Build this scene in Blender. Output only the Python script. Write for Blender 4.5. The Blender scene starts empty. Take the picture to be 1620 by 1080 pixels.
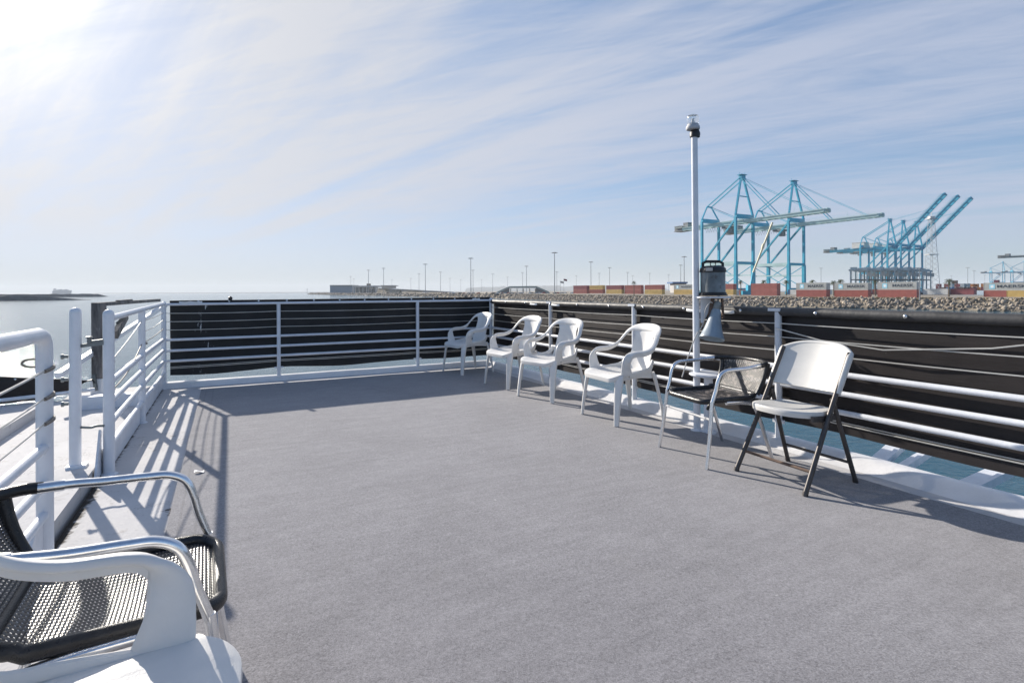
import bpy, math, random
import numpy as np
from mathutils import Vector as V, Matrix, noise as mnoise
random.seed(7); rng = np.random.default_rng(7)
R = math.radians
SC = bpy.context.scene
COL = SC.collection

# ---------------------------------------------------------------- camera
F, H, CX, CY, ROLL = 870.0, 1.15, 810.0, 460.0, 0.0045
ca, sa = math.cos(ROLL), math.sin(ROLL)
cam = bpy.data.cameras.new('camera'); cam_o = bpy.data.objects.new('camera', cam); COL.objects.link(cam_o)
cam.sensor_fit = 'HORIZONTAL'; cam.sensor_width = 36; cam.lens = F / 1620 * 36
cam.shift_y = -(540 - CY) / 1620
cam.clip_start = .05; cam.clip_end = 60000
cam_o.matrix_world = Matrix(((ca, sa, 0, 0), (0, 0, -1, 0), (-sa, ca, 0, H), (0, 0, 0, 1)))
SC.camera = cam_o

# ---------------------------------------------------------------- sky, sun, exposure
SUN_AZ, SUN_EL = -45.0, 25.0          # degrees: azimuth left of straight ahead, elevation
SKY_STRENGTH = 0.15
SUN_STRENGTH = 4.6
EXPOSURE = 0.55
CLOUD_BASE, CLOUD_GLOW, CORE_GLOW = 2.95, .6, 2.3
sund = V((math.sin(R(SUN_AZ)) * math.cos(R(SUN_EL)), math.cos(R(SUN_AZ)) * math.cos(R(SUN_EL)), math.sin(R(SUN_EL))))
SC.view_settings.view_transform = 'Standard'; SC.view_settings.look = 'None'
SC.view_settings.exposure = EXPOSURE; SC.view_settings.gamma = 1
SC.render.engine = 'CYCLES'
try:
    SC.cycles.use_denoising = True
    SC.cycles.volume_bounces = 1
    SC.cycles.max_bounces = 8
    SC.cycles.sample_clamp_indirect = 8
except Exception:
    pass
sl = bpy.data.lights.new('sun', 'SUN'); so = bpy.data.objects.new('sun', sl); COL.objects.link(so)
sl.energy = SUN_STRENGTH; sl.angle = R(.6); sl.color = (1, .93, .83)
so.rotation_euler = (-sund).to_track_quat('-Z', 'Y').to_euler(); so.location = sund * 40


class NT:
    """tiny node-tree writer"""
    def __init__(s, tree): s.t = tree; s.n = tree.nodes; s.l = tree.links
    def new(s, typ, **kw):
        nd = s.n.new(typ)
        for k, v in kw.items(): setattr(nd, k, v)
        return nd
    def put(s, sock, v):
        if hasattr(v, 'links') or isinstance(v, bpy.types.NodeSocket): s.l.new(v, sock)
        else: sock.default_value = v
    def math(s, op, a, b=None, c=None, clamp=False):
        nd = s.new('ShaderNodeMath', operation=op); nd.use_clamp = clamp
        s.put(nd.inputs[0], a)
        if b is not None: s.put(nd.inputs[1], b)
        if c is not None: s.put(nd.inputs[2], c)
        return nd.outputs[0]
    def vmath(s, op, a, b=None):
        nd = s.new('ShaderNodeVectorMath', operation=op); s.put(nd.inputs[0], a)
        if b is not None: s.put(nd.inputs[1], b)
        return nd.outputs['Value'] if op in ('DOT_PRODUCT', 'LENGTH') else nd.outputs['Vector']
    def noise(s, vec, scale, detail=4, rough=.55, dist=0):
        nd = s.new('ShaderNodeTexNoise'); s.put(nd.inputs['Vector'], vec)
        nd.inputs['Scale'].default_value = scale; nd.inputs['Detail'].default_value = detail
        nd.inputs['Roughness'].default_value = rough; nd.inputs['Distortion'].default_value = dist
        return nd.outputs['Fac']
    def ramp(s, f, a, b, c0=(0, 0, 0), c1=(1, 1, 1), smooth=True):
        nd = s.new('ShaderNodeValToRGB'); s.put(nd.inputs[0], f)
        if smooth: nd.color_ramp.interpolation = 'EASE'
        e = nd.color_ramp.elements; e[0].position = a; e[1].position = b
        e[0].color = (*c0, 1); e[1].color = (*c1, 1)
        return nd.outputs['Color']
    def mix(s, f, a, b):
        nd = s.new('ShaderNodeMix', data_type='RGBA'); s.put(nd.inputs['Factor'], f)
        for sk, v in ((nd.inputs[6], a), (nd.inputs[7], b)):
            s.put(sk, v if not isinstance(v, tuple) or len(v) == 4 else (*v, 1))
        return nd.outputs[2]
    def comb(s, x, y, z=0.0):
        nd = s.new('ShaderNodeCombineXYZ')
        for i, v in enumerate((x, y, z)): s.put(nd.inputs[i], v)
        return nd.outputs[0]


world = bpy.data.worlds.new('World'); SC.world = world; world.use_nodes = True
w = NT(world.node_tree); w.n.clear()
sky = w.new('ShaderNodeTexSky', sky_type='NISHITA'); sky.sun_disc = False
sky.sun_elevation = R(SUN_EL); sky.sun_rotation = R(SUN_AZ)
sky.altitude = 0; sky.air_density = 1.0; sky.dust_density = .35; sky.ozone_density = 2.2
tc = w.new('ShaderNodeTexCoord'); dirv = w.vmath('NORMALIZE', tc.outputs['Generated'])
sp = w.new('ShaderNodeSeparateXYZ'); w.put(sp.inputs[0], dirv)
el = w.math('MAXIMUM', sp.outputs[2], 0.0)
den = w.math('ADD', el, .09)
pxx = w.math('DIVIDE', sp.outputs[0], den); pyy = w.math('DIVIDE', sp.outputs[1], den)
ex, ey = -.74, .673                                                   # streak direction on the cloud plane
al = w.math('ADD', w.math('MULTIPLY', pxx, ex), w.math('MULTIPLY', pyy, ey))
ac = w.math('ADD', w.math('MULTIPLY', pxx, ey), w.math('MULTIPLY', pyy, -ex))
big = w.noise(w.comb(w.math('MULTIPLY', al, .10), w.math('MULTIPLY', ac, .42), 5.3), 1.3, 4, .5, .4)
mid = w.noise(w.comb(w.math('MULTIPLY', al, .16), w.math('MULTIPLY', ac, 1.25), 9.7), 1.9, 8, .60, .55)
wis = w.noise(w.comb(w.math('MULTIPLY', w.math('ADD', ac, w.math('MULTIPLY', al, .35)), 3.6), w.math('MULTIPLY', al, .8), 1.3), 1.7, 9, .68, .9)
cov = w.math('ADD', w.math('MULTIPLY', big, .55), w.math('ADD', w.math('MULTIPLY', mid, .42), w.math('MULTIPLY', wis, .22)))
covr = w.ramp(cov, .455, .69)
sdot = w.math('MAXIMUM', w.vmath('DOT_PRODUCT', dirv, tuple(sund)), 0.0)
toward = w.math('POWER', sdot, 3.0)
front = w.ramp(sp.outputs[1], -.05, .50, (.06, .06, .06))                                              # the cirrus lies ahead; behind it is clear blue
covs = w.math('MULTIPLY', w.math('ADD', w.math('MULTIPLY', covr, .88), w.math('MULTIPLY', toward, .42), clamp=True), front)   # the veil is thicker on the sun's side
covf = w.math('MULTIPLY', w.math('MULTIPLY', covs, w.ramp(el, .02, .13)), .88)
g1 = w.math('POWER', sdot, 2.5); g2 = w.math('POWER', sdot, 60.0); g3 = w.math('POWER', sdot, 18.0)
cb = w.math('ADD', w.math('ADD', w.math('MULTIPLY', g1, CLOUD_GLOW), CLOUD_BASE), w.math('ADD', w.math('MULTIPLY', g2, CORE_GLOW), w.math('MULTIPLY', g3, .35)))
ccol = w.new('ShaderNodeMix', data_type='RGBA', blend_type='MULTIPLY'); ccol.inputs['Factor'].default_value = 1
w.put(ccol.inputs[6], w.comb(cb, cb, cb)); w.put(ccol.inputs[7], w.mix(g1, (.82, .90, 1.12), (1.0, .99, .99)))
ss = w.new('ShaderNodeSeparateColor'); w.put(ss.inputs[0], sky.outputs[0])
def soft(ch, k): return w.math('DIVIDE', ch, w.math('ADD', w.math('MULTIPLY', ch, k), 1.0))     # soft shoulder so that the bright horizon keeps its colour
skyc = w.comb(w.math('MULTIPLY', soft(ss.outputs[0], .165), .80), w.math('MULTIPLY', soft(ss.outputs[1], .165), .91), w.math('MULTIPLY', soft(ss.outputs[2], .145), 1.06))
hz = w.math('MULTIPLY', w.math('POWER', w.math('SUBTRACT', 1.0, el), 18.0), w.math('MULTIPLY', front, .80))                  # pale sea haze low on the horizon
sside = w.math('MULTIPLY', w.math('ADD', w.math('MULTIPLY', sp.outputs[0], -.5), .5), 1.0)
hcol = w.mix(sside, (2.1, 2.6, 3.1), (2.6, 2.65, 2.65))
skyh = w.mix(hz, skyc, hcol)
fin = w.mix(covf, skyh, ccol.outputs[2])
bg = w.new('ShaderNodeBackground'); w.put(bg.inputs[0], fin); bg.inputs[1].default_value = SKY_STRENGTH
wo = w.new('ShaderNodeOutputWorld'); w.l.new(bg.outputs[0], wo.inputs[0])


# ---------------------------------------------------------------- pixel helpers (photo 1620 x 1080)
def ray(x, y):
    u, v = (x - CX) / F, (CY - y) / F
    return V((u * ca + v * sa, 1, -u * sa + v * ca))
def D(x, y, z=0.0):                       # pixel -> point on the plane z
    r = ray(x, y); t = (z - H) / r.z
    return V((r.x * t, r.y * t, z))
def B(x, y, d):                           # pixel -> point at forward distance d
    r = ray(x, y); return V((r.x * d, d, H + r.z * d))
S2, N2 = V((-.4615, .887, 0)), V((.887, .4615, 0))
def W(q, p, z=0.0): return S2 * p + N2 * q + V((0, 0, z))    # deck frame: q across (right), p forward
SEA = -4.85
GROUND = -1.95


# ---------------------------------------------------------------- materials
MATS = {}
def principled(name):
    m = bpy.data.materials.new(name); m.use_nodes = True
    t = NT(m.node_tree); b = t.n['Principled BSDF']
    return m, t, b
def mat(name, col, rough=.5, metal=0.0, var=.12, scale=6, bump=0, bscale=60, spots=None, spot_scale=9, spot_at=.66, spec=None, col2=None, stretch=None):
    if name in MATS: return MATS[name]
    m, t, b = principled(name)
    co = t.new('ShaderNodeTexCoord').outputs['Object']
    if stretch: co = t.vmath('MULTIPLY', co, stretch)
    n = t.noise(co, scale, 6, .6)
    dark = tuple(c * (1 - var) for c in col); lite = col2 or tuple(min(1, c * (1 + var)) for c in col)
    c = t.ramp(n, .3, .7, dark, lite)
    if spots:
        s = t.noise(co, spot_scale, 9, .72, .4)
        f = t.ramp(s, spot_at, spot_at + .035)
        c = t.mix(f, c, spots)
    t.put(b.inputs['Base Color'], c)
    rr = t.noise(co, scale * 2.3, 4)
    t.put(b.inputs['Roughness'], t.math('ADD', t.math('MULTIPLY', rr, .22), rough - .11))
    b.inputs['Metallic'].default_value = metal
    if spec is not None: b.inputs['Specular IOR Level'].default_value = spec
    if bump:
        bn = t.new('ShaderNodeBump'); t.put(bn.inputs['Height'], t.noise(co, bscale, 5, .6))
        bn.inputs['Strength'].default_value = 1; bn.inputs['Distance'].default_value = bump
        t.put(b.inputs['Normal'], bn.outputs[0])
    MATS[name] = m
    return m

M_rail = mat('rail paint', (.74, .76, .80), .42, var=.07, scale=5, bump=.0012, bscale=70, spots=(.24, .13, .07), spot_scale=16, spot_at=.735)
M_plastic = mat('aged white plastic', (.76, .74, .71), .42, var=.06, scale=4, bump=.0004, bscale=220, spots=(.40, .37, .33), spot_scale=20, spot_at=.76)
M_cream = mat('blow moulded plastic', (.68, .66, .62), .38, var=.05, scale=5, bump=.0004, bscale=260)
M_alu = mat('brushed aluminium', (.78, .79, .81), .22, 1.0, var=.06, scale=30)
M_satin = mat('satin aluminium', (.52, .52, .53), .75, .3, var=.1, scale=20)
M_wick = mat('black wicker', (.030, .028, .030), .30, var=.35, scale=40, spec=.8)
M_wickold = mat('worn black wicker', (.034, .030, .029), .36, var=.4, scale=30, spots=(.26, .22, .19), spot_scale=26, spot_at=.53, spec=.7)
M_rim = mat('black wrapped rim', (.016, .016, .018), .30, var=.3, scale=30, bump=.0012, bscale=300)
M_steel = mat('grey brown steel', (.085, .075, .070), .42, .35, var=.2, scale=20, spots=(.20, .095, .05), spot_scale=14, spot_at=.66)
M_rust = mat('rusty steel', (.13, .085, .062), .75, .1, var=.35, scale=18, bump=.001)
M_galv = mat('weathered galvanised', (.20, .215, .215), .48, .45, var=.3, scale=9, spots=(.13, .12, .11), spot_scale=13, spot_at=.60)
M_black = mat('black plastic', (.022, .023, .026), .45, var=.25, scale=14)
M_horn = mat('horn speaker enamel', (.27, .33, .38), .45, var=.1, scale=8, spots=(.5, .48, .44), spot_scale=12, spot_at=.68)
M_timber = mat('weathered timber', (.17, .155, .145), .85, var=.5, scale=3, bump=.004, bscale=24, spots=(.33, .32, .31), spot_scale=5, spot_at=.60, stretch=(5, 5, 1))
M_wire = mat('galvanised wire', (.62, .61, .58), .42, .5, var=.1)
M_snap = mat('chrome snap', (.8, .8, .8), .25, .9, var=.05)
M_strap = mat('white strap', (.8, .8, .78), .5, var=.05)
M_paper = mat('paper', (.8, .8, .8), .7, var=.05)
M_cord = mat('cord', (.55, .53, .50), .8)
M_bolt = mat('tarnished steel', (.20, .18, .16), .5, .6, var=.3, scale=50)


def deck_paint(name, base, grime_q=None):
    m, t, b = principled(name)
    co = t.new('ShaderNodeTexCoord').outputs['Object']
    n1 = t.noise(co, 1.7, 6, .6); n2 = t.noise(co, 9, 10, .74, .6); n3 = t.noise(co, 45, 6, .65)
    c = t.ramp(n1, .3, .72, tuple(x * .88 for x in base), base)
    stain = t.ramp(n2, .55, .72); c = t.mix(t.math('MULTIPLY', stain, .7), c, (.34, .31, .28))
    fleck = t.ramp(t.noise(t.vmath('MULTIPLY', co, (3.2, 1.0, 1)), 6.5, 10, .78, .9), .655, .69)
    c = t.mix(fleck, c, (.10, .095, .09))
    crack = t.new('ShaderNodeTexVoronoi', feature='DISTANCE_TO_EDGE'); t.put(crack.inputs['Vector'], t.vmath('ADD', co, t.vmath('MULTIPLY', t.comb(n2, n3, 0.0), (.5, .5, 0)))); crack.inputs['Scale'].default_value = 2.1
    ck = t.math('MULTIPLY', t.math('LESS_THAN', crack.outputs['Distance'], .006), t.ramp(t.noise(co, 2.2, 3), .54, .60))
    c = t.mix(ck, c, (.12, .11, .10))
    if grime_q is not None:                                   # dirt lying in the seam beside the side platform
        q = t.vmath('DOT_PRODUCT', co, tuple(N2))
        g = t.math('SUBTRACT', 1.0, t.math('DIVIDE', t.math('ABSOLUTE', t.math('SUBTRACT', q, grime_q)), .16), clamp=True)
        g = t.ramp(t.math('ADD', t.math('MULTIPLY', g, .62), t.math('MULTIPLY', t.noise(co, 14, 9, .72), .62)), .74, .86)
        c = t.mix(g, c, (.055, .05, .045))
    t.put(b.inputs['Base Color'], c)
    t.put(b.inputs['Roughness'], t.math('ADD', t.math('MULTIPLY', n3, .3), .60)); b.inputs['Specular IOR Level'].default_value = .05
    bn = t.new('ShaderNodeBump'); bn.inputs['Distance'].default_value = .006; bn.inputs['Strength'].default_value = .8
    t.put(bn.inputs['Height'], t.math('ADD', n2, t.math('MULTIPLY', n3, .35)))
    t.put(b.inputs['Normal'], bn.outputs[0])
    return m
M_deck = deck_paint('white deck paint', (.64, .625, .62), -.70)
M_plat = deck_paint('white platform paint', (.63, .615, .61))
M_kerb = mat('thick kerb paint', (.76, .75, .75), .42, var=.06, scale=4, bump=.004, bscale=16, spots=(.40, .34, .28), spot_scale=11, spot_at=.70)


def carpet_mat():
    m, t, b = principled('grey deck carpet')
    co = t.new('ShaderNodeTexCoord').outputs['Object']
    fine = t.noise(co, 210, 2, .65); mid = t.noise(co, 75, 5, .75); big = t.noise(co, 1.1, 7, .68, .6)
    q = t.vmath('DOT_PRODUCT', co, tuple(N2)); p = t.vmath('DOT_PRODUCT', co, tuple(S2))
    st = t.noise(t.comb(t.math('MULTIPLY', q, 1.1), t.math('MULTIPLY', p, 7.0)), 2.2, 7, .70)
    f = t.math('ADD', t.math('ADD', t.math('MULTIPLY', fine, .46), t.math('MULTIPLY', mid, .40)), t.math('ADD', t.math('MULTIPLY', big, .20), t.math('MULTIPLY', st, .18)))
    c = t.ramp(f, .46, .78, (.096, .092, .100), (.365, .352, .368), False)
    blot = t.noise(co, 13, 5, .7, .5); c = t.mix(t.math('MULTIPLY', t.ramp(blot, .50, .70), .20), c, (.15, .143, .15)); c = t.mix(t.math('MULTIPLY', t.ramp(blot, .32, .48, (1, 1, 1), (0, 0, 0)), .14), c, (.40, .385, .395))
    worn = t.ramp(t.noise(t.vmath('MULTIPLY', co, (1.0, .6, 1)), 2.3, 9, .72, .8), .56, .72); c = t.mix(t.math('MULTIPLY', worn, .26), c, (.20, .19, .185))
    sp_ = t.ramp(t.noise(co, 26, 2, .5), .79, .80); c = t.mix(sp_, c, (.44, .43, .42))
    for qs in (.062, .135):                                   # two faint lay lines beside the left edge
        ln = t.math('LESS_THAN', t.math('ABSOLUTE', t.math('SUBTRACT', t.math('ADD', q, t.math('MULTIPLY', big, .02)), -.26 + qs)), .006); c = t.mix(t.math('MULTIPLY', ln, .30), c, (.12, .115, .115))
    t.put(b.inputs['Base Color'], c); b.inputs['Roughness'].default_value = .95
    b.inputs['Specular IOR Level'].default_value = .12
    b.inputs['Sheen Weight'].default_value = .25; b.inputs['Sheen Roughness'].default_value = .5
    bn = t.new('ShaderNodeBump'); bn.inputs['Distance'].default_value = .0014; bn.inputs['Strength'].default_value = .9
    t.put(bn.inputs['Height'], t.math('ADD', fine, mid)); t.put(b.inputs['Normal'], bn.outputs[0])
    return m
M_carpet = carpet_mat()


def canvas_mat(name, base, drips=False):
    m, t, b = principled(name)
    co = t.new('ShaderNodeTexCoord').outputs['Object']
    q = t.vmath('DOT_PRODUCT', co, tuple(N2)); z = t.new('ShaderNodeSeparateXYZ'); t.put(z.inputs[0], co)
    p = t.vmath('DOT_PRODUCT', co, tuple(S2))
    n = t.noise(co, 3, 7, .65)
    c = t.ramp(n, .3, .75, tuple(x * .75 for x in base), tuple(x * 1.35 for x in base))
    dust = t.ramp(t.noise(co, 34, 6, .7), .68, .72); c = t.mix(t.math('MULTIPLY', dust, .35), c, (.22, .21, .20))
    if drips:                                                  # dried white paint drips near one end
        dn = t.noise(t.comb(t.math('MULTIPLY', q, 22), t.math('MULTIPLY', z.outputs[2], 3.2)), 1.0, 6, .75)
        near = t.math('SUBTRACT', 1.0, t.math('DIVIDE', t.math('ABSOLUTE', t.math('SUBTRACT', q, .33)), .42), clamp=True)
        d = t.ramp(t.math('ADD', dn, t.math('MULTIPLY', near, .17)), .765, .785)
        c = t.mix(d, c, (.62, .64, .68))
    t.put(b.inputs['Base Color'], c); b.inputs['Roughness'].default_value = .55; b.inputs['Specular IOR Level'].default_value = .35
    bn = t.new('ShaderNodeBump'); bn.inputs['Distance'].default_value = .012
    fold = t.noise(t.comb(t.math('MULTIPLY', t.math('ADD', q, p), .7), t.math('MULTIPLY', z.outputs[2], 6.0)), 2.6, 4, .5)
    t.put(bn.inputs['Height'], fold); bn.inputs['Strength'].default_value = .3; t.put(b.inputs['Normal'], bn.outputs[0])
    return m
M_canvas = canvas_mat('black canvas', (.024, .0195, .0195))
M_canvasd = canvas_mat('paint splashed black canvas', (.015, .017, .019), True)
M_roll = mat('rolled canvas hem', (.05, .049, .05), .55, var=.25, scale=6, bump=.004, bscale=14)


def water_mat():
    m, t, b = principled('harbour water')
    co = t.new('ShaderNodeTexCoord').outputs['Object']
    b.inputs['Base Color'].default_value = (.020, .085, .125, 1)
    b.inputs['Roughness'].default_value = .09; b.inputs['IOR'].default_value = 1.33; b.inputs['Specular IOR Level'].default_value = .20
    n1 = t.noise(t.vmath('MULTIPLY', co, (1.0, 1.5, 1)), 1.1, 5, .62, .3); n2 = t.noise(co, .16, 4, .55); n3 = t.noise(co, 4.5, 3, .6)
    h = t.math('ADD', t.math('ADD', t.math('MULTIPLY', n1, .075), t.math('MULTIPLY', n2, .16)), t.math('MULTIPLY', n3, .026))
    bn = t.new('ShaderNodeBump'); bn.inputs['Distance'].default_value = 1.0; bn.inputs['Strength'].default_value = .8
    t.put(bn.inputs['Height'], h); t.put(b.inputs['Normal'], bn.outputs[0])
    return m
M_water = water_mat()


# ---------------------------------------------------------------- mesh helpers
class MB:
    def __init__(s): s.v = []; s.f = []
    def add(s, vs, fs):
        o = len(s.v); s.v += [tuple(a) for a in vs]; s.f += [tuple(i + o for i in f) for f in fs]; return s
    def hexa(s, c):                      # 8 corners: bottom 4 ccw, top 4 ccw
        return s.add(c, [(3, 2, 1, 0), (4, 5, 6, 7), (0, 1, 5, 4), (1, 2, 6, 5), (2, 3, 7, 6), (3, 0, 4, 7)])
    def box(s, c, sx, sy, sz, X=(1, 0, 0), Y=(0, 1, 0), Z=(0, 0, 1)):
        c = V(c); X = V(X) * sx / 2; Y = V(Y) * sy / 2; Z = V(Z) * sz / 2
        return s.hexa([c - X - Y - Z, c + X - Y - Z, c + X + Y - Z, c - X + Y - Z, c - X - Y + Z, c + X - Y + Z, c + X + Y + Z, c - X + Y + Z])
    def dbox(s, q0, q1, p0, p1, z0, z1):  # box in the deck frame
        return s.hexa([W(q0, p0, z0), W(q1, p0, z0), W(q1, p1, z0), W(q0, p1, z0), W(q0, p0, z1), W(q1, p0, z1), W(q1, p1, z1), W(q0, p1, z1)])
    def beam(s, a, b, w_, h_=None, up=(0, 0, 1)):
        a, b = V(a), V(b); t = (b - a).normalized(); up = V(up)
        if abs(t.dot(up)) > .98: up = V((0, 1, 0))
        x = t.cross(up).normalized(); y = x.cross(t); h_ = h_ or w_
        X = x * w_ / 2; Y = y * h_ / 2
        return s.hexa([a - X - Y, a + X - Y, b + X - Y, b - X - Y, a - X + Y, a + X + Y, b + X + Y, b - X + Y])
    def sweep(s, path, ra, rb=None, ref=(0, 0, 1), n=12, ex=2.0, cap=True, smooth=0, closed=False, refs=None):
        pts = [V(p) for p in path]; N = len(pts)
        ra = list(ra) if hasattr(ra, '__len__') else [ra] * N
        rb = (list(rb) if hasattr(rb, '__len__') else [rb] * N) if rb is not None else list(ra)
        refs = [V(r) for r in refs] if refs else [V(ref)] * N
        if smooth:
            def cr(a, b, c, d, t): return a * (-.5 * t ** 3 + t * t - .5 * t) + b * (1.5 * t ** 3 - 2.5 * t * t + 1) + c * (-1.5 * t ** 3 + 2 * t * t + .5 * t) + d * (.5 * t ** 3 - .5 * t * t)
            g = (lambda L, i: L[i % N]) if closed else (lambda L, i: L[max(0, min(N - 1, i))])
            P, A, Bv, RF = [], [], [], []
            for i in range(N if closed else N - 1):
                for k in range(smooth):
                    t = k / smooth
                    P.append(cr(g(pts, i - 1), g(pts, i), g(pts, i + 1), g(pts, i + 2), t))
                    A.append(g(ra, i) * (1 - t) + g(ra, i + 1) * t); Bv.append(g(rb, i) * (1 - t) + g(rb, i + 1) * t)
                    RF.append(g(refs, i).lerp(g(refs, i + 1), t))
            if not closed: P.append(pts[-1]); A.append(ra[-1]); Bv.append(rb[-1]); RF.append(refs[-1])
            pts, ra, rb, refs, N = P, A, Bv, RF, len(P)
        vs = []
        for i in range(N):
            if closed: t = pts[(i + 1) % N] - pts[i - 1]
            else: t = pts[min(N - 1, i + 1)] - pts[max(0, i - 1)]
            t.normalize(); r = refs[i]
            if abs(t.dot(r.normalized())) > .995: r = V((0, 1, 0)) if abs(t.y) < .9 else V((1, 0, 0))
            b_ = (r - t * r.dot(t)).normalized(); a_ = t.cross(b_)
            for k in range(n):
                c, sn = math.cos(2 * math.pi * (k + .5) / n), math.sin(2 * math.pi * (k + .5) / n)
                cc = math.copysign(abs(c) ** (2 / ex), c); ss = math.copysign(abs(sn) ** (2 / ex), sn)
                vs.append(pts[i] + a_ * (ra[i] * cc) + b_ * (rb[i] * ss))
        fs = []
        for i in range(N if closed else N - 1):
            j = (i + 1) % N
            for k in range(n):
                l = (k + 1) % n; fs.append((i * n + k, i * n + l, j * n + l, j * n + k))
        if cap and not closed:
            fs.append(tuple(range(n - 1, -1, -1))); fs.append(tuple((N - 1) * n + k for k in range(n)))
        return s.add(vs, fs)
    def tube(s, a, b, r, n=10): return s.sweep([a, b], r, n=n)
    def lathe(s, prof, c=(0, 0, 0), axis=(0, 0, 1), n=24):
        c = V(c); ax = V(axis).normalized(); x = ax.orthogonal().normalized(); y = ax.cross(x)
        vs, fs = [], []
        for r, h in prof:
            for k in range(n):
                a = 2 * math.pi * k / n; vs.append(c + ax * h + x * (r * math.cos(a)) + y * (r * math.sin(a)))
        for i in range(len(prof) - 1):
            for k in range(n):
                l = (k + 1) % n; fs.append((i * n + k, i * n + l, (i + 1) * n + l, (i + 1) * n + k))
        fs.append(tuple(range(n - 1, -1, -1))); fs.append(tuple((len(prof) - 1) * n + k for k in range(n)))
        return s.add(vs, fs)
    def grid(s, fn, nu, nv, thick=0.0):    # fn(u,v)->(pos, normal); a solid sheet when thick
        vs = []; bt = []
        for i in range(nu + 1):
            for j in range(nv + 1):
                p, nr = fn(i / nu, j / nv); p = V(p); nr = V(nr)
                vs.append(p + nr * thick / 2); bt.append(p - nr * thick / 2)
        m = nv + 1; fs = [(i * m + j, (i + 1) * m + j, (i + 1) * m + j + 1, i * m + j + 1) for i in range(nu) for j in range(nv)]
        if not thick: return s.add(vs, fs)
        K = len(vs); fs2 = [tuple(K + q for q in f[::-1]) for f in fs]
        rim = [(i, 0) for i in range(nu)] + [(nu, j) for j in range(nv)] + [(i, nv) for i in range(nu, 0, -1)] + [(0, j) for j in range(nv, 0, -1)]
        ix = [a * m + b for a, b in rim]; L = len(ix)
        side = [(ix[k], ix[(k + 1) % L], K + ix[(k + 1) % L], K + ix[k])[::-1] for k in range(L)]
        return s.add(vs + bt, fs + fs2 + side)
    def slab(s, outline, zf, thick, lip=0.0, rings=(1, .97, .9, .7, .45, .2)):   # seat-like slab from an xy outline
        n = len(outline); cx = sum(p[0] for p in outline) / n; cy = sum(p[1] for p in outline) / n
        vs = []; fs = []; R_ = []
        def ring(f, fz):
            o = len(vs)
            for x, y in outline:
                X, Y = cx + (x - cx) * f, cy + (y - cy) * f; vs.append((X, Y, fz(X, Y)))
            R_.append(o)
        for f in reversed(rings[1:]): ring(f, lambda x, y: zf(x, y) - thick)
        ring(rings[0] * .992, lambda x, y: zf(x, y) - thick - lip)
        ring(rings[0] * 1.006, lambda x, y: zf(x, y) - thick * .5 - lip * .5)
        ring(rings[0], lambda x, y: zf(x, y) - thick * .12)
        for f in rings[1:]: ring(f, zf)
        for a, b in zip(R_, R_[1:]):
            for k in range(n): l = (k + 1) % n; fs.append((a + k, a + l, b + l, b + k))
        fs.append(tuple(R_[0] + k for k in range(n))[::-1]); fs.append(tuple(R_[-1] + k for k in range(n)))
        return s.add(vs, fs)
    def build(s, name, m, parent=None, org=(0, 0, 0), smooth=True, angle=40):
        me = bpy.data.meshes.new(name); o3 = V(org)
        me.from_pydata([V(a) - o3 for a in s.v], [], s.f); me.materials.append(m)
        if smooth:
            me.shade_smooth()
            try: me.set_sharp_from_angle(angle=R(angle))
            except Exception: pass
        o = bpy.data.objects.new(name, me); COL.objects.link(o)
        if parent: o.parent = parent
        else: o.location = o3
        return o


def tag(o, label=None, cat=None, group=None, kind=None):
    if label: o['label'] = label
    if cat: o['category'] = cat
    if group: o['group'] = group
    if kind: o['kind'] = kind
    return o
def thing(name, label, cat, loc=(0, 0, 0), rz=0, group=None):
    o = bpy.data.objects.new(name, None); COL.objects.link(o); o.location = loc; o.rotation_euler = (0, 0, rz)
    o.empty_display_size = .2
    return tag(o, label, cat, group)
KIDS = {}
def copy_tree(o, parent=None):
    c = o.copy(); COL.objects.link(c); c.parent = parent
    for ch in list(o.children): copy_tree(ch, c)
    return c
def facing(fx, fy): return math.atan2(-fx, fy)       # yaw so that local +y points along (fx, fy)
def rrect(hx0, hx1, y0, y1, r, n=6):                  # rounded outline, half width hx0 at y0, hx1 at y1
    pts = []
    for (cx_, cy_, a0, hx) in ((hx1 - r, y1 - r, 0, 0), (-hx1 + r, y1 - r, 90, 0), (-hx0 + r, y0 + r, 180, 0), (hx0 - r, y0 + r, 270, 0)):
        for k in range(n + 1):
            a = R(a0 + 90 * k / n); pts.append((cx_ + r * math.cos(a), cy_ + r * math.sin(a)))
    return pts


# ---------------------------------------------------------------- sea, deck, platform
mb = MB(); NS = 96; RS = 9000
mb.add([(0, 0, SEA)] + [(RS * math.cos(2 * math.pi * k / NS), RS * math.sin(2 * math.pi * k / NS), SEA) for k in range(NS)], [(0, 1 + k, 1 + (k + 1) % NS) for k in range(NS)])
tag(mb.build('water', M_water, smooth=False), kind='structure')

QL, QR, PB, PF = -.70, 3.66, 7.75, -3.0
mb = MB(); mb.dbox(QL - .8, QR + .13, PF, PB + .10, SEA - .6, -.004 - .10); mb.dbox(QL, QR + .10, PF, PB + .07, -.10, 0)
tag(mb.build('deck', M_deck, smooth=False), kind='structure')
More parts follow.
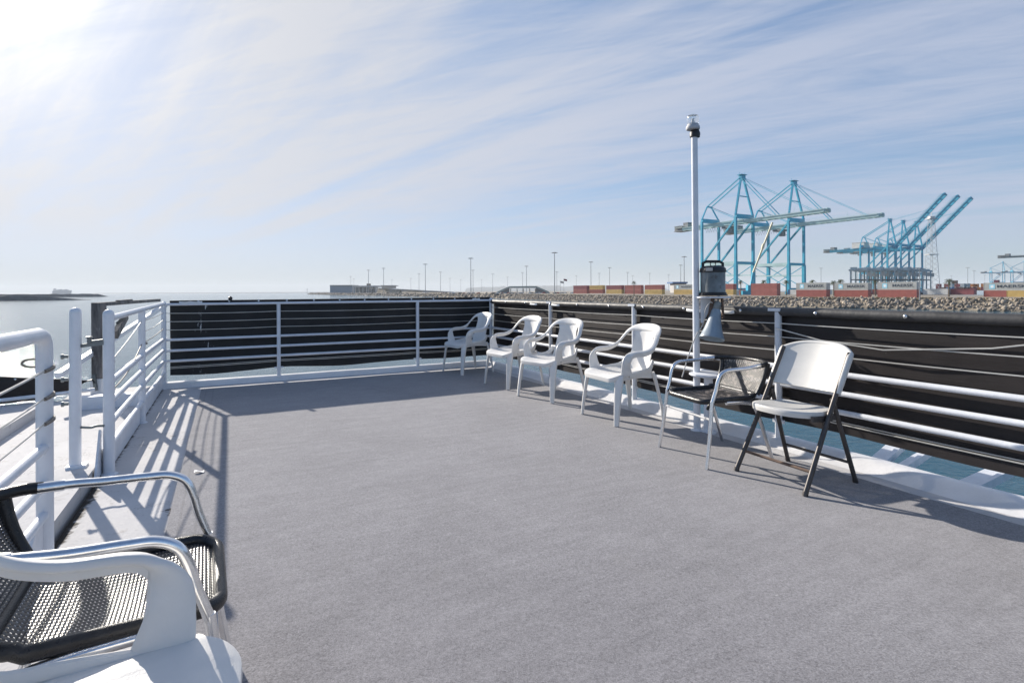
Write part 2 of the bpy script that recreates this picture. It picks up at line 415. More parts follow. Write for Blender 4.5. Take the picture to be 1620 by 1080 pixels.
# back kerb and right kerb: thick hand-painted edges
def kerb_profile(line, prof, jit, seed):
    m_ = MB(); n = len(line); k = len(prof); vs = []
    for i, (a, out) in enumerate(line):
        for j, (o_, z) in enumerate(prof):
            q = V(a) * 1.5 + V((seed, j * .3, 0)); nz = mnoise.noise(q) * jit
            vs.append(V(a) + V(out) * (o_ + nz * (1 if j else 2.5)) + V((0, 0, z + (mnoise.noise(q + V((7, 3, 1))) * jit * .7 if j not in (0, k - 1) else 0))))
    fs = [(i * k + j, (i + 1) * k + j, (i + 1) * k + j + 1, i * k + j + 1) for i in range(n - 1) for j in range(k - 1)]
    return m_.add(vs, fs)
line = [(W(QR, PF + (PB + .10 - PF) * i / 220), N2) for i in range(221)]
mr = kerb_profile(line, [(-.13, -.002), (-.075, .012), (-.03, .042), (.0, .056), (.05, .060), (.085, .05), (.10, .0), (.115, -.3)], .012, 3)
tag(mr.build('deck_edge', M_kerb), kind='structure')
line = [(W(-.74 + (QR - .05 + .74) * i / 60, PB), S2) for i in range(61)]
mk = kerb_profile(line, [(-.035, -.002), (-.030, .035), (-.022, .066), (.0, .074), (.05, .074), (.085, .05), (.09, .0), (.095, -.3)], .008, 11)
tag(mk.build('deck_edge', M_kerb), kind='structure')
# side platform outside the left railing, a hand-width higher than the deck
mb = MB(); mb.dbox(-1.46, -.722, PF, 7.55, -.10, .075); mb.dbox(-2.10, -1.46, PF, 7.0, -.14, .068)
tag(mb.build('deck_platform', M_plat, smooth=False), kind='structure')
mb = MB(); mb.dbox(-1.52, -1.462, PF, 6.55, .070, .155)
tag(mb.build('deck_edge', M_plat, smooth=False), kind='structure')

# carpet
def carpet_pt(u, v):
    q = -.26 + (3.39 + .26) * u; p = PF + .05 + (7.44 - PF - .05) * v
    P = W(q, p)
    e = 0
    if u in (0, 1): P = P + N2 * (mnoise.noise(P * 1.7) * .005)
    if v == 1: P = P + S2 * (mnoise.noise(P * 1.9) * .022)
    P.z = .006 + max(0, mnoise.noise(V((q * 1.3, p * .9, 2.2)))) * .006
    return P, V((0, 0, 1))
mb = MB(); mb.grid(carpet_pt, 60, 120, .008)
tag(mb.build('carpet', M_carpet), 'large grey outdoor carpet covering the middle of the deck', 'carpet')

# ---------------------------------------------------------------- railings
RAILZ = (.58, .45, .325); WIREZ = (.90, .80, .70)
def make_post(base, top, r, parent, org, cap=False):
    m_ = MB(); b_, t_ = V(base), V(top)
    pts = [b_, t_]; m_.sweep(pts, r, n=16)
    if cap: m_.lathe([(r, 0), (r * .9, r * .45), (r * .55, r * .8), (.001, r * .95)], t_, (0, 0, 1), 16)
    m_.lathe([(r * 1.6, 0), (r * 1.55, .006), (r * 1.12, .014)], b_ + V((0, 0, -.002)), (0, 0, 1), 14)
    return m_.build('post', M_rail, parent, org)
def make_rail(name, pts, r, parent, org, m=None, sag=0, n=10):
    m_ = MB()
    if sag:
        P = []
        for a, b in zip(pts, pts[1:]):
            for k in range(10): t = k / 10; P.append(V(a).lerp(V(b), t) + V((0, 0, -sag * 4 * t * (1 - t))))
        P.append(V(pts[-1])); pts = P
    m_.sweep(pts, r, n=n)
    return m_.build(name, m or M_rail, parent, org)

# back railing
org = W(-.66, PB)
rb_ = thing('railing', 'white tubular railing across the far end of the deck in front of the shaded canvas', 'railing', org)
qs_b = [-.66 + (QR + .66) * t for t in (0, .279, .68)]
qs_b = [N2.dot(D(262, 615)), N2.dot(W(0, PB) * 0 + V((-3.03, 7.14, 0))), N2.dot(V((-1.38, 8.02, 0)))]
qs_b[0] = -.66
zb = [0, 0, .05]
for q, z in zip(qs_b[1:], zb[1:]): make_post(W(q, PB, .02 + z * .6), W(q, PB, 1.0), .024, rb_, org)
make_rail('top_rail', [W(-.66, PB, 1.005), W(QR, PB, 1.005)], .016, rb_, org)
for z in RAILZ: make_rail('rail', [W(-.66, PB, z), W(QR, PB, z)], .0165, rb_, org)
for z in WIREZ: make_rail('wire', [W(-.66, PB + .01, z), W(qs_b[1], PB + .01, z), W(qs_b[2], PB + .01, z), W(QR, PB + .01, z)], .0042, rb_, org, M_wire, .008, 6)
for dz in (.245, .262): make_rail('wire', [W(-.60, PB + .035, dz - .012), W(qs_b[1], PB + .035, dz + .004), W(qs_b[2], PB + .035, dz), W(QR, PB + .035, dz)], .0045, rb_, org, M_wire, .004, 6)
for q in qs_b[1:]:
    m_ = MB(); m_.box(W(q, PB + .01, .17), .11, .02, .02, N2, S2); m_.build('clamp', M_rail, rb_, org)
# right railing
org = W(QR, PB)
rr_ = thing('railing', 'white tubular railing along the right side behind the row of chairs', 'railing', org)
ps_r = [PB, S2.dot(D(870, 603)), S2.dot(D(1005, 639)), S2.dot(D(1230, 702)), S2.dot(D(1230, 702)) - 1.62, S2.dot(D(1230, 702)) - 3.24, -2.6]
for i, p in enumerate(ps_r): make_post(W(QR, p, .035), W(QR, p, .985 if i else 1.02), .025, rr_, org, cap=(i == 0))
make_rail('top_rail', [W(QR + .02, PB, 1.0), W(QR + .02, -2.6, .985)], .018, rr_, org)
for z in RAILZ: make_rail('rail', [W(QR, PB, z), W(QR, -2.6, z)], .0185, rr_, org)
for z in WIREZ: make_rail('wire', [W(QR - .012, p, z) for p in ps_r], .0042, rr_, org, M_wire, .006, 6)
for dz in (.235, .25): make_rail('wire', [W(QR + .035, p, dz + .006 * (i % 2)) for i, p in enumerate(ps_r)], .0048, rr_, org, M_wire, .004, 6)
make_rail('wire', [W(QR - .03, ps_r[3], .865), W(QR - .03, ps_r[3] - .35, .80), W(QR - .02, ps_r[3] - .75, .77), W(QR - .02, ps_r[3] - 1.3, .83), W(QR - .01, ps_r[4], .90)], .0045, rr_, org, M_wire, 0, 6)
for i in (2, 3):
    m_ = MB(); m_.box(W(QR + .0, ps_r[i], .17), .02, .09, .025, N2, S2); m_.build('clamp', M_rail, rr_, org)
for p in ps_r[:5]:
    m_ = MB(); m_.box(W(QR - .01, p + .02, 1.0), .03, .10, .022, N2, S2); m_.build('bracket', M_rail, rr_, org)

# left far railing
org = W(-.66, 4.27)
rl_ = thing('railing', 'white pipe railing on the left between the gate gap and the far corner', 'railing', org)
make_post(W(-.66, 4.27, .0), W(-.66, 4.27, 1.015), .031, rl_, org, True)
make_post(W(-.66, 5.82, .0), W(-.66, 5.82, .985), .027, rl_, org, True)
make_post(W(-.66, PB, .0), W(-.66, PB, 1.02), .026, rl_, org, True)
make_rail('top_rail', [W(-.66, 4.27, .985), W(-.66, 5.82, 1.0), W(-.66, PB, 1.015)], .022, rl_, org)
for z in (.59, .46, .325, .18): make_rail('rail', [W(-.66, 4.27, z - .01), W(-.66, 5.82, z), W(-.66, PB, z)], .0185, rl_, org)
make_rail('wire', [W(-.66, 4.27, .70), W(-.66, 5.82, .90), W(-.66, PB, .91)], .004, rl_, org, M_wire, .012, 6)
make_rail('wire', [W(-.66, 5.82, .80), W(-.66, PB, .83)], .004, rl_, org, M_wire, .02, 6)
make_rail('wire', [W(-.66, 4.27, .52), W(-.66, 5.0, .55), W(-.66, 5.82, .70), W(-.66, PB, .72)], .004, rl_, org, M_bolt, .012, 6)
m_ = MB(); m_.dbox(-.700, -.672, 4.30, PB - .03, .004, .16); m_.build('toe_board', M_rail, rl_, org, smooth=False)
m_ = MB(); g = [W(-.70, 4.10, .01), W(-.70, 4.32, .01), W(-.70, 4.31, .27), W(-.70, 4.26, .29)]
m_.hexa([g[0], g[1], g[1] - N2 * .012, g[0] - N2 * .012, g[3], g[2], g[2] - N2 * .012, g[3] - N2 * .012]); m_.build('gusset', M_rail, rl_, org, smooth=False)
for z in (.70, .52):
    m_ = MB(); m_.sweep([W(-.66, 4.27 + .03, z), W(-.645, 4.36, z + .004), W(-.66, 4.40, z - .003)], .007, n=8, smooth=4); m_.build('turnbuckle', M_bolt, rl_, org)
m_ = MB(); m_.sweep([W(-.655, 5.85, .70), W(-.64, 5.95, .69)], .011, n=8); m_.build('turnbuckle', M_bolt, rl_, org)

# near left railing, its end bent down into the post
org = W(-.66, 2.88)
rn_ = thing('railing', 'nearest white pipe railing at the left edge with a bent end post', 'railing', org)
m_ = MB(); r_ = .029
m_.sweep([W(-.66, 2.88, 0), W(-.66, 2.88, .90), W(-.66, 2.872, .945), W(-.66, 2.845, .972), W(-.66, 2.80, .982), W(-.66, 2.2, .985), W(-.66, -1.5, .985)], r_, n=18); m_.build('top_rail', M_rail, rn_, org)
for p in (1.35, -.2): make_post(W(-.66, p, 0), W(-.66, p, .96), .031, rn_, org)
for z in (.52, .37, .245): make_rail('rail', [W(-.66, 2.88, z), W(-.66, -1.5, z)], .019, rn_, org)
for k, z in enumerate((.84, .73, .63)):
    make_rail('wire', [W(-.645, 2.86, z), W(-.645, 1.35, z - .015), W(-.645, -.2, z)], .0055 if k == 0 else .0038, rn_, org, M_wire, .01, 6)
    m_ = MB(); m_.sweep([W(-.640, 2.80, z - .003), W(-.628, 2.86, z + .004), W(-.64, 2.90, z + .012), W(-.655, 2.93, z + .012)], .0075, n=8, smooth=4); m_.build('turnbuckle', M_bolt, rn_, org)
m_ = MB(); m_.sweep([W(-.685, 2.88, .882), W(-.715, 2.88, .88), W(-.732, 2.88, .866), W(-.715, 2.88, .852), W(-.685, 2.88, .85)], .0045, n=8, smooth=5); m_.build('eye_hook', M_bolt, rn_, org)
m_ = MB(); g = [W(-.66, 2.52, .02), W(-.66, 2.86, .02), W(-.66, 2.86, .24), W(-.66, 2.80, .26)]
m_.hexa([g[0], g[1], g[1] - N2 * .012, g[0] - N2 * .012, g[3], g[2], g[2] - N2 * .012, g[3] - N2 * .012]); m_.build('gusset', M_rail, rn_, org, smooth=False)

# gate post standing outboard, latched to the railing
gp0 = W(-.83, 4.26, .075)
gp = thing('gate_post', 'free standing white gate post with rounded top on the side platform', 'post', gp0)
make_post(gp0, gp0 + V((.006, .0, .955)), .031, gp, gp0, True)
m_ = MB(); m_.box(W(-.82, 4.255, .06 + .02), .10, .085, .022, N2, S2); m_.build('base_plate', M_rail, gp, gp0, smooth=False)
m_ = MB(); m_.beam(W(-.815, 4.25, .82), W(-.67, 4.255, .835), .012, .022); m_.beam(W(-.76, 4.26, .845), W(-.66, 4.268, .855), .03, .012)
m_.lathe([(.012, -.03), (.012, .0), (.018, .004), (.018, .012), (.004, .016)], W(-.755, 4.25, .865)); m_.build('latch', M_galv, gp, gp0)
m_ = MB(); m_.sweep([W(-.80, 4.25, .32), W(-.75, 4.25, .312), W(-.72, 4.25, .318), W(-.68, 4.25, .315)], .008, n=8, smooth=4); m_.build('chain', M_galv, gp, gp0)
for z in (.76, .62, .47):
    m_ = MB(); m_.lathe([(.010, 0), (.010, .02), (.016, .022), (.016, .034), (.003, .036)], W(-.86, 4.25, z), -N2, 10); m_.build('bolt', M_galv, gp, gp0)

# ---------------------------------------------------------------- canvas screens
def canvas(name, label, a, b, out, z0, z1, m, zedge=None, snaps=()):
    a, b, out = V(a), V(b), V(out); o = thing(name, label, 'canvas', a)
    L = (b - a).length
    def fn(u, v):
        P = a.lerp(b, u); z = z0 + (z1 - z0) * v
        if v < .01 and zedge: z += zedge * mnoise.noise(V((u * L * 1.2, 4, 1)))
        wv = mnoise.noise(V((u * L * .7, v * 2.2, out.x * 5))) * .022 * (1 - abs(2 * v - 1) ** 3)
        return P + out * (.045 + wv) + V((0, 0, z)), out
    m_ = MB(); m_.grid(fn, int(L * 14), 14, .005); s_ = m_.build('sheet', m, o, a)
    return o, s_
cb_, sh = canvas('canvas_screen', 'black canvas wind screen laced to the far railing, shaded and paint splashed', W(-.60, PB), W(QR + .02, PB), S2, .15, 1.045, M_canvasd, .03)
m_ = MB(); m_.sweep([W(-.60, PB + .03, 1.035), W(QR + .02, PB + .03, 1.04)], .014, .016, n=10); m_.build('hem', M_canvas, cb_, W(-.60, PB))
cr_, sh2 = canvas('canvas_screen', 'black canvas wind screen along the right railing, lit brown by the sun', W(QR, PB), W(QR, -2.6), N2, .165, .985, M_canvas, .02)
m_ = MB(); P = [W(QR + .012, PB + (-2.6 - PB) * k / 60, .985 + .004 * mnoise.noise(V((k * .7, 0, 0)))) for k in range(61)]
m_.sweep(P, [.032 + .004 * mnoise.noise(V((k * .9, 5, 0))) for k in range(61)], .033, n=14); m_.build('rolled_hem', M_roll, cr_, W(QR, PB))
snap_me = MB().lathe([(.010, 0), (.011, .004), (.008, .009), (.002, .011)], (0, 0, 0), (0, 0, 1), 12)
def snaps(parent, pts, out, org):
    first = None
    for P in pts:
        m_ = MB(); m_.lathe([(.011, 0), (.012, .004), (.008, .010), (.002, .012)], P, out, 12)
        m_.build('snap', M_snap, parent, org)
snaps(cb_, [W(q, PB + .015, 1.036) for q in np.linspace(-.3, 3.4, 12)], -S2, W(-.60, PB))
snaps(cr_, [W(QR - .02, p, .985) for p in (7.2, 6.6, 5.95, 5.35, 4.75, 4.2, 3.66, 3.05, 2.42, 1.85, 1.2)], -N2, W(QR, PB))
for p in (6.45, 5.9, 3.62, 3.28):
    m_ = MB(); m_.sweep([W(QR - .022, p, .975), W(QR - .04, p - .03, .972), W(QR - .04, p - .14, .968), W(QR - .022, p - .17, .972)], .008, .013, n=10, smooth=4); m_.build('strap', M_strap, cr_, W(QR, PB))
for q in (-.50, -.38, 3.35):
    m_ = MB(); m_.sweep([W(q, PB + .005, 1.03), W(q + .06, PB - .012, 1.025), W(q + .12, PB + .004, 1.032)], .008, .010, n=8, smooth=3); m_.build('strap', M_strap, cb_, W(-.60, PB))
# knotted black tie on top of the far screen
m_ = MB(); c0 = B(345, 475, 7.0); m_.lathe([(.004, -.03), (.02, -.022), (.026, -.005), (.024, .012), (.012, .022), (.002, .026)], V((W(.05, PB).x, W(.05, PB).y, 1.072)), (.1, 0, 1), 10)
m_.build('tie_knot', M_black, cb_, W(-.60, PB))

# low black canvas beyond the side platform (left edge)
pa, pb_ = B(-90, 0, 5.1), B(136, 0, 5.75)
def lowc(u, v):
    P = V((pa.x, pa.y, 0)).lerp(V((pb_.x, pb_.y, 0)), u)
    top = .40 + (.235 - .40) * u; bot = .07 + (.205 - .07) * max(0, (u - .72) / .28) + .02 * u
    return V((P.x, P.y, bot + (top - bot) * v)) + V((0, .02 * mnoise.noise(V((u * 4, v * 2, 0))), 0)), V((.25, -.97, 0))
o = thing('canvas_screen', 'low black canvas strip tapering to a tie beyond the side platform', 'canvas', (pa.x, pa.y, .07))
m_ = MB(); m_.grid(lowc, 24, 6, .006); m_.build('sheet', M_canvas, o, o.location)
m_ = MB(); e0 = lowc(1, .5)[0]; m_.sweep([e0, e0 + V((.05, .0, .01)), B(150, 606, 5.75)], .012, .008, n=8); m_.build('tie', M_black, o, o.location)
snaps(o, [lowc(u, .93)[0] + V((.0, -.01, 0)) for u in (.47, .15)], V((.2, -1, 0)), o.location)
m_ = MB(); m_.sweep([B(-60, 640, 5.1), B(150, 616, 5.7)], .018, n=10)
tag(m_.build('pipe', M_rail, None, B(-60, 640, 5.1)), 'thin white pipe lying along the foot of the low black canvas', 'pipe')

# weathered timber frame and gangway braces outside the left railing
tb = D(157, 622, .075)
tf = thing('timber_frame', 'weathered grey timber post with crossbeam outside the left railing', 'timber frame', tb)
m_ = MB(); zt = B(155, 478, tb.y).z
m_.box(tb + V((0, 0, (zt - .16 + .0) / 2 + .08)), .098, .09, zt - .16 - .0); m_.build('post', M_timber, tf, tb, smooth=False)
m_ = MB(); m_.box(tb + V((0, 0, .075)), .112, .10, .17); m_.build('post_foot', M_rail, tf, tb, smooth=False)
m_ = MB(); e1 = B(252, 478, 8.6); s1 = V((tb.x - .05, tb.y, zt - .045)); e1.z = zt - .02
m_.beam(s1 + V((0, 0, .018)), e1, .04, .042); m_.build('crossbeam', M_timber, tf, tb, smooth=False)
m_ = MB(); md = s1.lerp(e1, .30); m_.beam(md + V((0, -.03, .03)), md.lerp(e1, .28) + V((0, -.03, .03)), .04, .035); m_.build('splice_board', M_timber, tf, tb, smooth=False)
m_ = MB(); m_.beam(B(182, 530, 6.3), B(199, 499, 6.7), .05, .09); m_.build('knee_brace', M_timber, tf, tb, smooth=False)
m_ = MB(); m_.beam(B(185, 512, 6.2), B(197, 503, 6.2), .02, .03); m_.build('bolt', M_bolt, tf, tb, smooth=False)
m_ = MB(); m_.beam(B(148, 592, tb.y - .07), B(152, 618, tb.y - .07), .03, .02); m_.build('hinge', M_galv, tf, tb, smooth=False)
m_ = MB(); m_.beam(B(92, 593, 5.15), B(262, 482, 8.4), .055, .05); a0 = B(92, 593, 5.15)
tag(m_.build('gangway_rail', M_rail, None, a0, smooth=False), 'long white diagonal gangway rail passing behind the gate posts', 'gangway rail')
m_ = MB(); m_.beam(B(176, 600, 5.6), B(262, 536, 8.0), .05, .05); a0 = B(176, 600, 5.6)
tag(m_.build('gangway_rail', M_rail, None, a0, smooth=False), 'lower white diagonal gangway rail seen between the pipe rails', 'gangway rail')
m_ = MB(); m_.dbox(-1.25, -.74, 6.30, 6.42, .075, .19)
tag(m_.build('sill_board', M_rail, None, W(-1.0, 6.3, .08), smooth=False), 'low white sill board crossing the side platform by the timber post', 'board')

# ---------------------------------------------------------------- white moulded armchair
def make_monobloc():
    o = thing('plastic_armchair', '', 'plastic chair')
    zs = .420; m_ = MB()
    def zf(x, y): return zs - .018 * (1 - min(1, (x / .2) ** 2)) * (1 - min(1, ((y + .02) / .22) ** 2)) - (max(0, y - .16) / .10) ** 2 * .028 + .006 * (abs(x) > .16)
    m_.slab(rrect(.195, .245, -.215, .272, .075, 7), zf, .012, .026, (1, .97, .93, .86, .75, .6, .4, .2)); m_.build('seat', M_plastic, o)
    def back(u, v):
        t = 2 * u - 1; hw = .160 - .030 * min(1, v / .75) + .05 * max(0, (v - .75) / .25) ** 1.5
        x = t * hw; z = zs - .02 + (.80 - zs + .02) * v
        y = -.195 - .080 * v - .030 * v * v + .030 * t * t - .012 * math.sin(math.pi * v)
        return (x, y, z), (0, .97, .22)
    m_ = MB(); m_.grid(back, 16, 22, .009)
    half = [(.226, -.212, .728), (.205, -.242, .762), (.165, -.272, .784), (.09, -.296, .793), (0, -.304, .795)]
    hr = [(.22, .55, .80), (.20, .68, .70), (.12, .82, .56), (.05, .92, .38), (0, .94, .34)]
    top = half + [(-x, y, z) for x, y, z in reversed(half[:-1])]; tr = hr + [(-x, y, z) for x, y, z in reversed(hr[:-1])]
    wd = [.024, .027, .032, .036, .037]; wd = wd + wd[-2::-1]
    m_.sweep(top, wd, [.0105] * 9, n=16, ex=3.2, smooth=6, refs=tr)
    m_.build('backrest', M_plastic, o)
    for s_ in (-1, 1):
        m_ = MB()
        P = [(s_ * .236, .125, zs - .015), (s_ * .246, .138, .475), (s_ * .254, .136, .530), (s_ * .262, .108, .582), (s_ * .267, .06, .600), (s_ * .269, -.04, .605), (s_ * .264, -.115, .626), (s_ * .250, -.165, .664), (s_ * .234, -.198, .708), (s_ * .216, -.228, .747)]
        ra = [.062, .047, .042, .028, .024, .023, .0225, .022, .023, .025]; rbv = [.011, .011, .012, .013, .012, .0115, .011, .0105, .0105, .010]
        RF = [(s_, 0, 0), (s_, 0, 0), (s_, 0, .25), (s_ * .5, .0, .9), (s_ * .25, 0, 1), (s_ * .25, 0, 1), (s_ * .30, .15, .98), (s_ * .28, .35, .90), (s_ * .24, .50, .84), (s_ * .21, .62, .76)]
        m_.sweep(P, ra, rbv, n=16, ex=3.0, smooth=6, refs=RF)
        # turned-down outer flange of the arm
        Q = [(s_ * .254, .128, .525), (s_ * .264, .098, .570), (s_ * .271, .055, .586), (s_ * .272, -.04, .590), (s_ * .265, -.115, .612), (s_ * .250, -.160, .646)]
        m_.sweep([(x + s_ * .010, y, z) for x, y, z in Q], [.008] * 6, [.014, .019, .021, .021, .019, .012], n=10, ex=2.6, smooth=5, refs=[(0, 0, 1)] * 6)
        # lower brace from seat side to back
        m_.sweep([(s_ * .238, .10, zs - .012), (s_ * .226, -.02, zs + .004), (s_ * .205, -.14, zs + .02), (s_ * .175, -.205, zs + .09)], [.012, .010, .010, .010], [.02, .02, .026, .02], (0, 0, 1), 10, 2.6, smooth=4)
        m_.build('armrest', M_plastic, o)
        m_ = MB()
        m_.sweep([(s_ * .228, .195, zs - .012), (s_ * .243, .214, .33), (s_ * .257, .238, .15), (s_ * .266, .252, 0)], [.046, .036, .028, .022], [.020, .017, .015, .014], n=14, ex=3.4, smooth=5, refs=[(.55 * s_, .9, 0)] * 4); m_.build('leg', M_plastic, o)
        m_ = MB()
        m_.sweep([(s_ * .190, -.185, zs - .005), (s_ * .206, -.212, .33), (s_ * .226, -.248, .15), (s_ * .238, -.270, 0)], [.040, .027, .020, .017], [.017, .015, .013, .012], n=14, ex=3.2, smooth=5, refs=[(.5 * s_, -.9, 0)] * 4); m_.build('leg', M_plastic, o)
    # skirt under the seat between the legs
    m_ = MB(); m_.sweep([(-.19, -.205, zs - .03), (0, -.215, zs - .018), (.19, -.205, zs - .03)], .010, .026, n=10, ex=2.6, smooth=4)
    for s_ in (-1, 1): m_.sweep([(s_ * .225, .18, zs - .035), (s_ * .218, 0, zs - .02), (s_ * .195, -.18, zs - .035)], .009, .024, n=10, ex=2.6, smooth=4)
    m_.build('skirt', M_plastic, o)
    return o
chair0 = make_monobloc()
def place_by_feet(o, fl, fr, front=.252, fl_z=.014):
    a, b = D(*fl), D(*fr); mid = (a + b) / 2; ed = (b - a).normalized(); fw = V((ed.y, -ed.x, 0))
    if fw.dot(mid) > 0: fw = -fw
    o.location = mid - fw * front; o.location.z = fl_z; o.rotation_euler.z = facing(fw.x, fw.y)
CH = [((698, 587), (735, 596), 'white plastic armchair in the shaded far corner, leftmost of the row'),
      ((767, 608), (804, 618.5), 'white plastic armchair second in the row, just out of the corner shade'),
      ((822, 628), (871, 639), 'white plastic armchair third in the row, overlapping the one behind it'),
      ((920, 656), (977, 677.5), 'white plastic armchair nearest the mast, standing in full sun')]
for i, (fl, fr, lb) in enumerate(CH):
    o = chair0 if i == 0 else copy_tree(chair0)
    place_by_feet(o, fl, fr); tag(o, lb, group='white plastic armchairs')
o = copy_tree(chair0); fx, fy = .912, .411
o.location = (-.728, .845, .012); o.rotation_euler.z = facing(fx, fy)
tag(o, 'white plastic armchair cropped at the bottom left, closest to the viewer', group='white plastic armchairs')

# ---------------------------------------------------------------- tubular armchair with woven seat
def weave(m_, fn, nu, nv, wr, wc, amp):
    """nu rows running along v, nv cross strands running along u; fn(u,v)->(pos,normal)"""
    def strand(get, count, width, flip, steps, over):
        for i in range(count):
            vs = []; c = (i + .5) / count
            for k in range(steps + 1):
                t = k / steps; P, nr, sd = get(c, t)
                h = amp * (.55 + .45 * math.cos(2 * math.pi * t * flip)) if over else -amp * .5; P = P + nr * h
                vs += [P - sd * width + nr * -.0008, P + nr * .0012, P + sd * width + nr * -.0008]
            fs = []
            for k in range(steps):
                a = k * 3; fs += [(a, a + 1, a + 4, a + 3), (a + 1, a + 2, a + 5, a + 4)]
            m_.add(vs, fs)
    def nrm(u, v):
        P, n_ = fn(u, v); return V(P), V(n_).normalized()
    def rows(c, t):
        P, n_ = nrm(c, t); P2, _ = nrm(min(1, c + .01), t); return P, n_, (P2 - P).normalized()
    def cols(c, t):
        P, n_ = nrm(t, c); P2, _ = nrm(t, min(1, c + .01)); return P, n_, (P2 - P).normalized()
    strand(rows, nu, wr, nv, nv * 4, True)
    strand(cols, nv, wc, nu, nu * 2, False)
def make_bistro(mw):
    o = thing('wicker_armchair', '', 'armchair')
    zs = .422
    def seatf(u, v):
        x = (2 * u - 1) * .200; y = .235 - .405 * v
        z = zs - .006 - .020 * math.sin(math.pi * v) * (1 - (2 * u - 1) ** 2 * .8) + (max(0, v - .90) / .10) ** 2 * .02
        if v < .10: z -= (1 - v / .10) ** 2 * .010
        return (x, y, z), (0, .12 * (v > .9), 1)
    m_ = MB(); weave(m_, seatf, 26, 46, .0062, .0030, .0026); st = m_.build('seat', mw, o, smooth=True, angle=80)
    m_ = MB(); ol = rrect(.212, .212, -.178, .250, .070, 7)
    m_.sweep([(x, y, zs - .004 + (.012 if y < -.12 else 0) - .012 * max(0, (y - .20) / .06)) for x, y in ol], .0165, .0185, n=12, closed=True); m_.build('seat_rim', M_rim, st)
    def backf(u, v):
        t = 2 * u - 1; x = t * (.200 + .022 * v); z = zs + .012 + .210 * v
        y = -.165 - .105 * v - .045 * (1 - t * t) * v + .035 * t * t * (v - .3) - .012 * math.sin(math.pi * v)
        return (x, y, z), (0, .88, .45)
    m_ = MB(); weave(m_, backf, 26, 26, .0066, .0032, .0026); bk = m_.build('backrest', mw, o, smooth=True, angle=80)
    m_ = MB()
    side = [V(backf(0, k / 6)[0]) for k in range(7)]; sid2 = [V(backf(1, k / 6)[0]) for k in range(7)]
    m_.sweep(side, .0165, n=12); m_.sweep(sid2, .0165, n=12)
    top = [V((-.238, -.165, .632)), V((-.226, -.215, .636)), V((-.17, -.278, .638)), V((-.085, -.312, .640)), V((0, -.320, .640))]
    top += [V((-p.x, p.y, p.z)) for p in reversed(top[:-1])]
    m_.sweep(top, .0155, n=12, smooth=5); m_.build('back_rim', M_rim, bk)
    for s_ in (-1, 1):
        m_ = MB()
        P = [(s_ * .243, .226, zs - .01), (s_ * .247, .200, .49), (s_ * .249, .186, .545), (s_ * .250, .165, .590), (s_ * .250, .125, .613), (s_ * .250, .07, .618), (s_ * .250, -.03, .622), (s_ * .247, -.10, .628), (s_ * .236, -.172, .632)]
        m_.sweep(P, .0125, n=14, smooth=6)
        m_.sweep([(s_ * .244, -.12, .6295), (s_ * .235, -.176, .6325)], .0150, n=14); m_.build('armrest', M_alu, o)
        m_ = MB(); m_.sweep([(s_ * .243, .226, zs), (s_ * .252, .252, .20), (s_ * .262, .285, 0)], .0125, n=14, smooth=4); m_.build('leg', M_alu, o)
        m_ = MB(); m_.sweep([(s_ * .225, .10, zs - .022), (s_ * .226, -.06, zs - .03), (s_ * .228, -.125, zs - .055), (s_ * .236, -.185, .22), (s_ * .246, -.26, 0)], .0125, n=14, smooth=5); m_.build('leg', M_alu, o)
    m_ = MB(); m_.sweep([(-.247, .238, .305), (.247, .238, .305)], .0085, n=10)
    for x in (-.20, .20): m_.sweep([(x, .238, .298), (x, .238, .312)], .011, n=8)
    m_.build('stretcher', M_satin, o)
    return o
b0 = make_bistro(M_wick)
fx, fy = .873, .488
b0.location = (-1.012, 1.362, -.008); b0.rotation_euler.z = facing(fx, fy)
tag(b0, 'black wicker armchair with shiny aluminium arms at lower left, beside the railing', group='wicker armchairs')
b1 = make_bistro(M_wickold); place_by_feet(b1, (1042, 709), (1119, 745), .285, .010)
tag(b1, 'worn wicker armchair with aluminium tube frame beside the folding chair', group='wicker armchairs')

# ---------------------------------------------------------------- folding chair
fc = thing('folding_chair', 'white plastic folding chair with brown steel legs, nearest seat on the right', 'folding chair')
zs = .435
def zf(x, y): return zs + .010 * (y / .2) - .012 * (1 - min(1, (x / .16) ** 2)) * (1 - min(1, ((y - .02) / .15) ** 2))
ol = []
for k in range(48):
    a = 2 * math.pi * k / 48; c, s_ = math.cos(a), math.sin(a)
    e = 3.4 if s_ < 0 else 2.5
    ol.append((math.copysign(abs(c) ** (2 / e), c) * (.205 if s_ > 0 else .190), .03 + math.copysign(abs(s_) ** (2 / e), s_) * (.195 if s_ > 0 else .185)))
m_ = MB(); m_.slab(ol, zf, .030, .006, (1, .985, .95, .86, .855, .7, .4, .2)); st = m_.build('seat', M_cream, fc)
def fback(u, v):
    t = 2 * u - 1; z0, z1 = .530, .800 - .045 * abs(t) ** 3.2
    z = z0 + .010 * t * t + (z1 - z0 - .010 * t * t) * v
    yl = .23 - .545 * z; y = yl - .055 * (1 - t * t) - .012 + .012 * (v - .5) ** 2
    return (t * .230, y, z), (-.25 * t, .86, .45)
m_ = MB(); m_.grid(fback, 26, 16, .022)
for s_ in (-1, 1): m_.sweep([(s_ * .226, .23 - .545 * z - .006, z) for z in (.535, .60, .68, .745, .768)], [.016, .018, .018, .019, .012], [.018, .021, .021, .021, .012], n=12, smooth=3)
tp = [V(fback(k / 26, 1)[0]) for k in range(27)]; m_.sweep(tp, .014, .015, n=10)
m_.build('backrest', M_cream, fc)
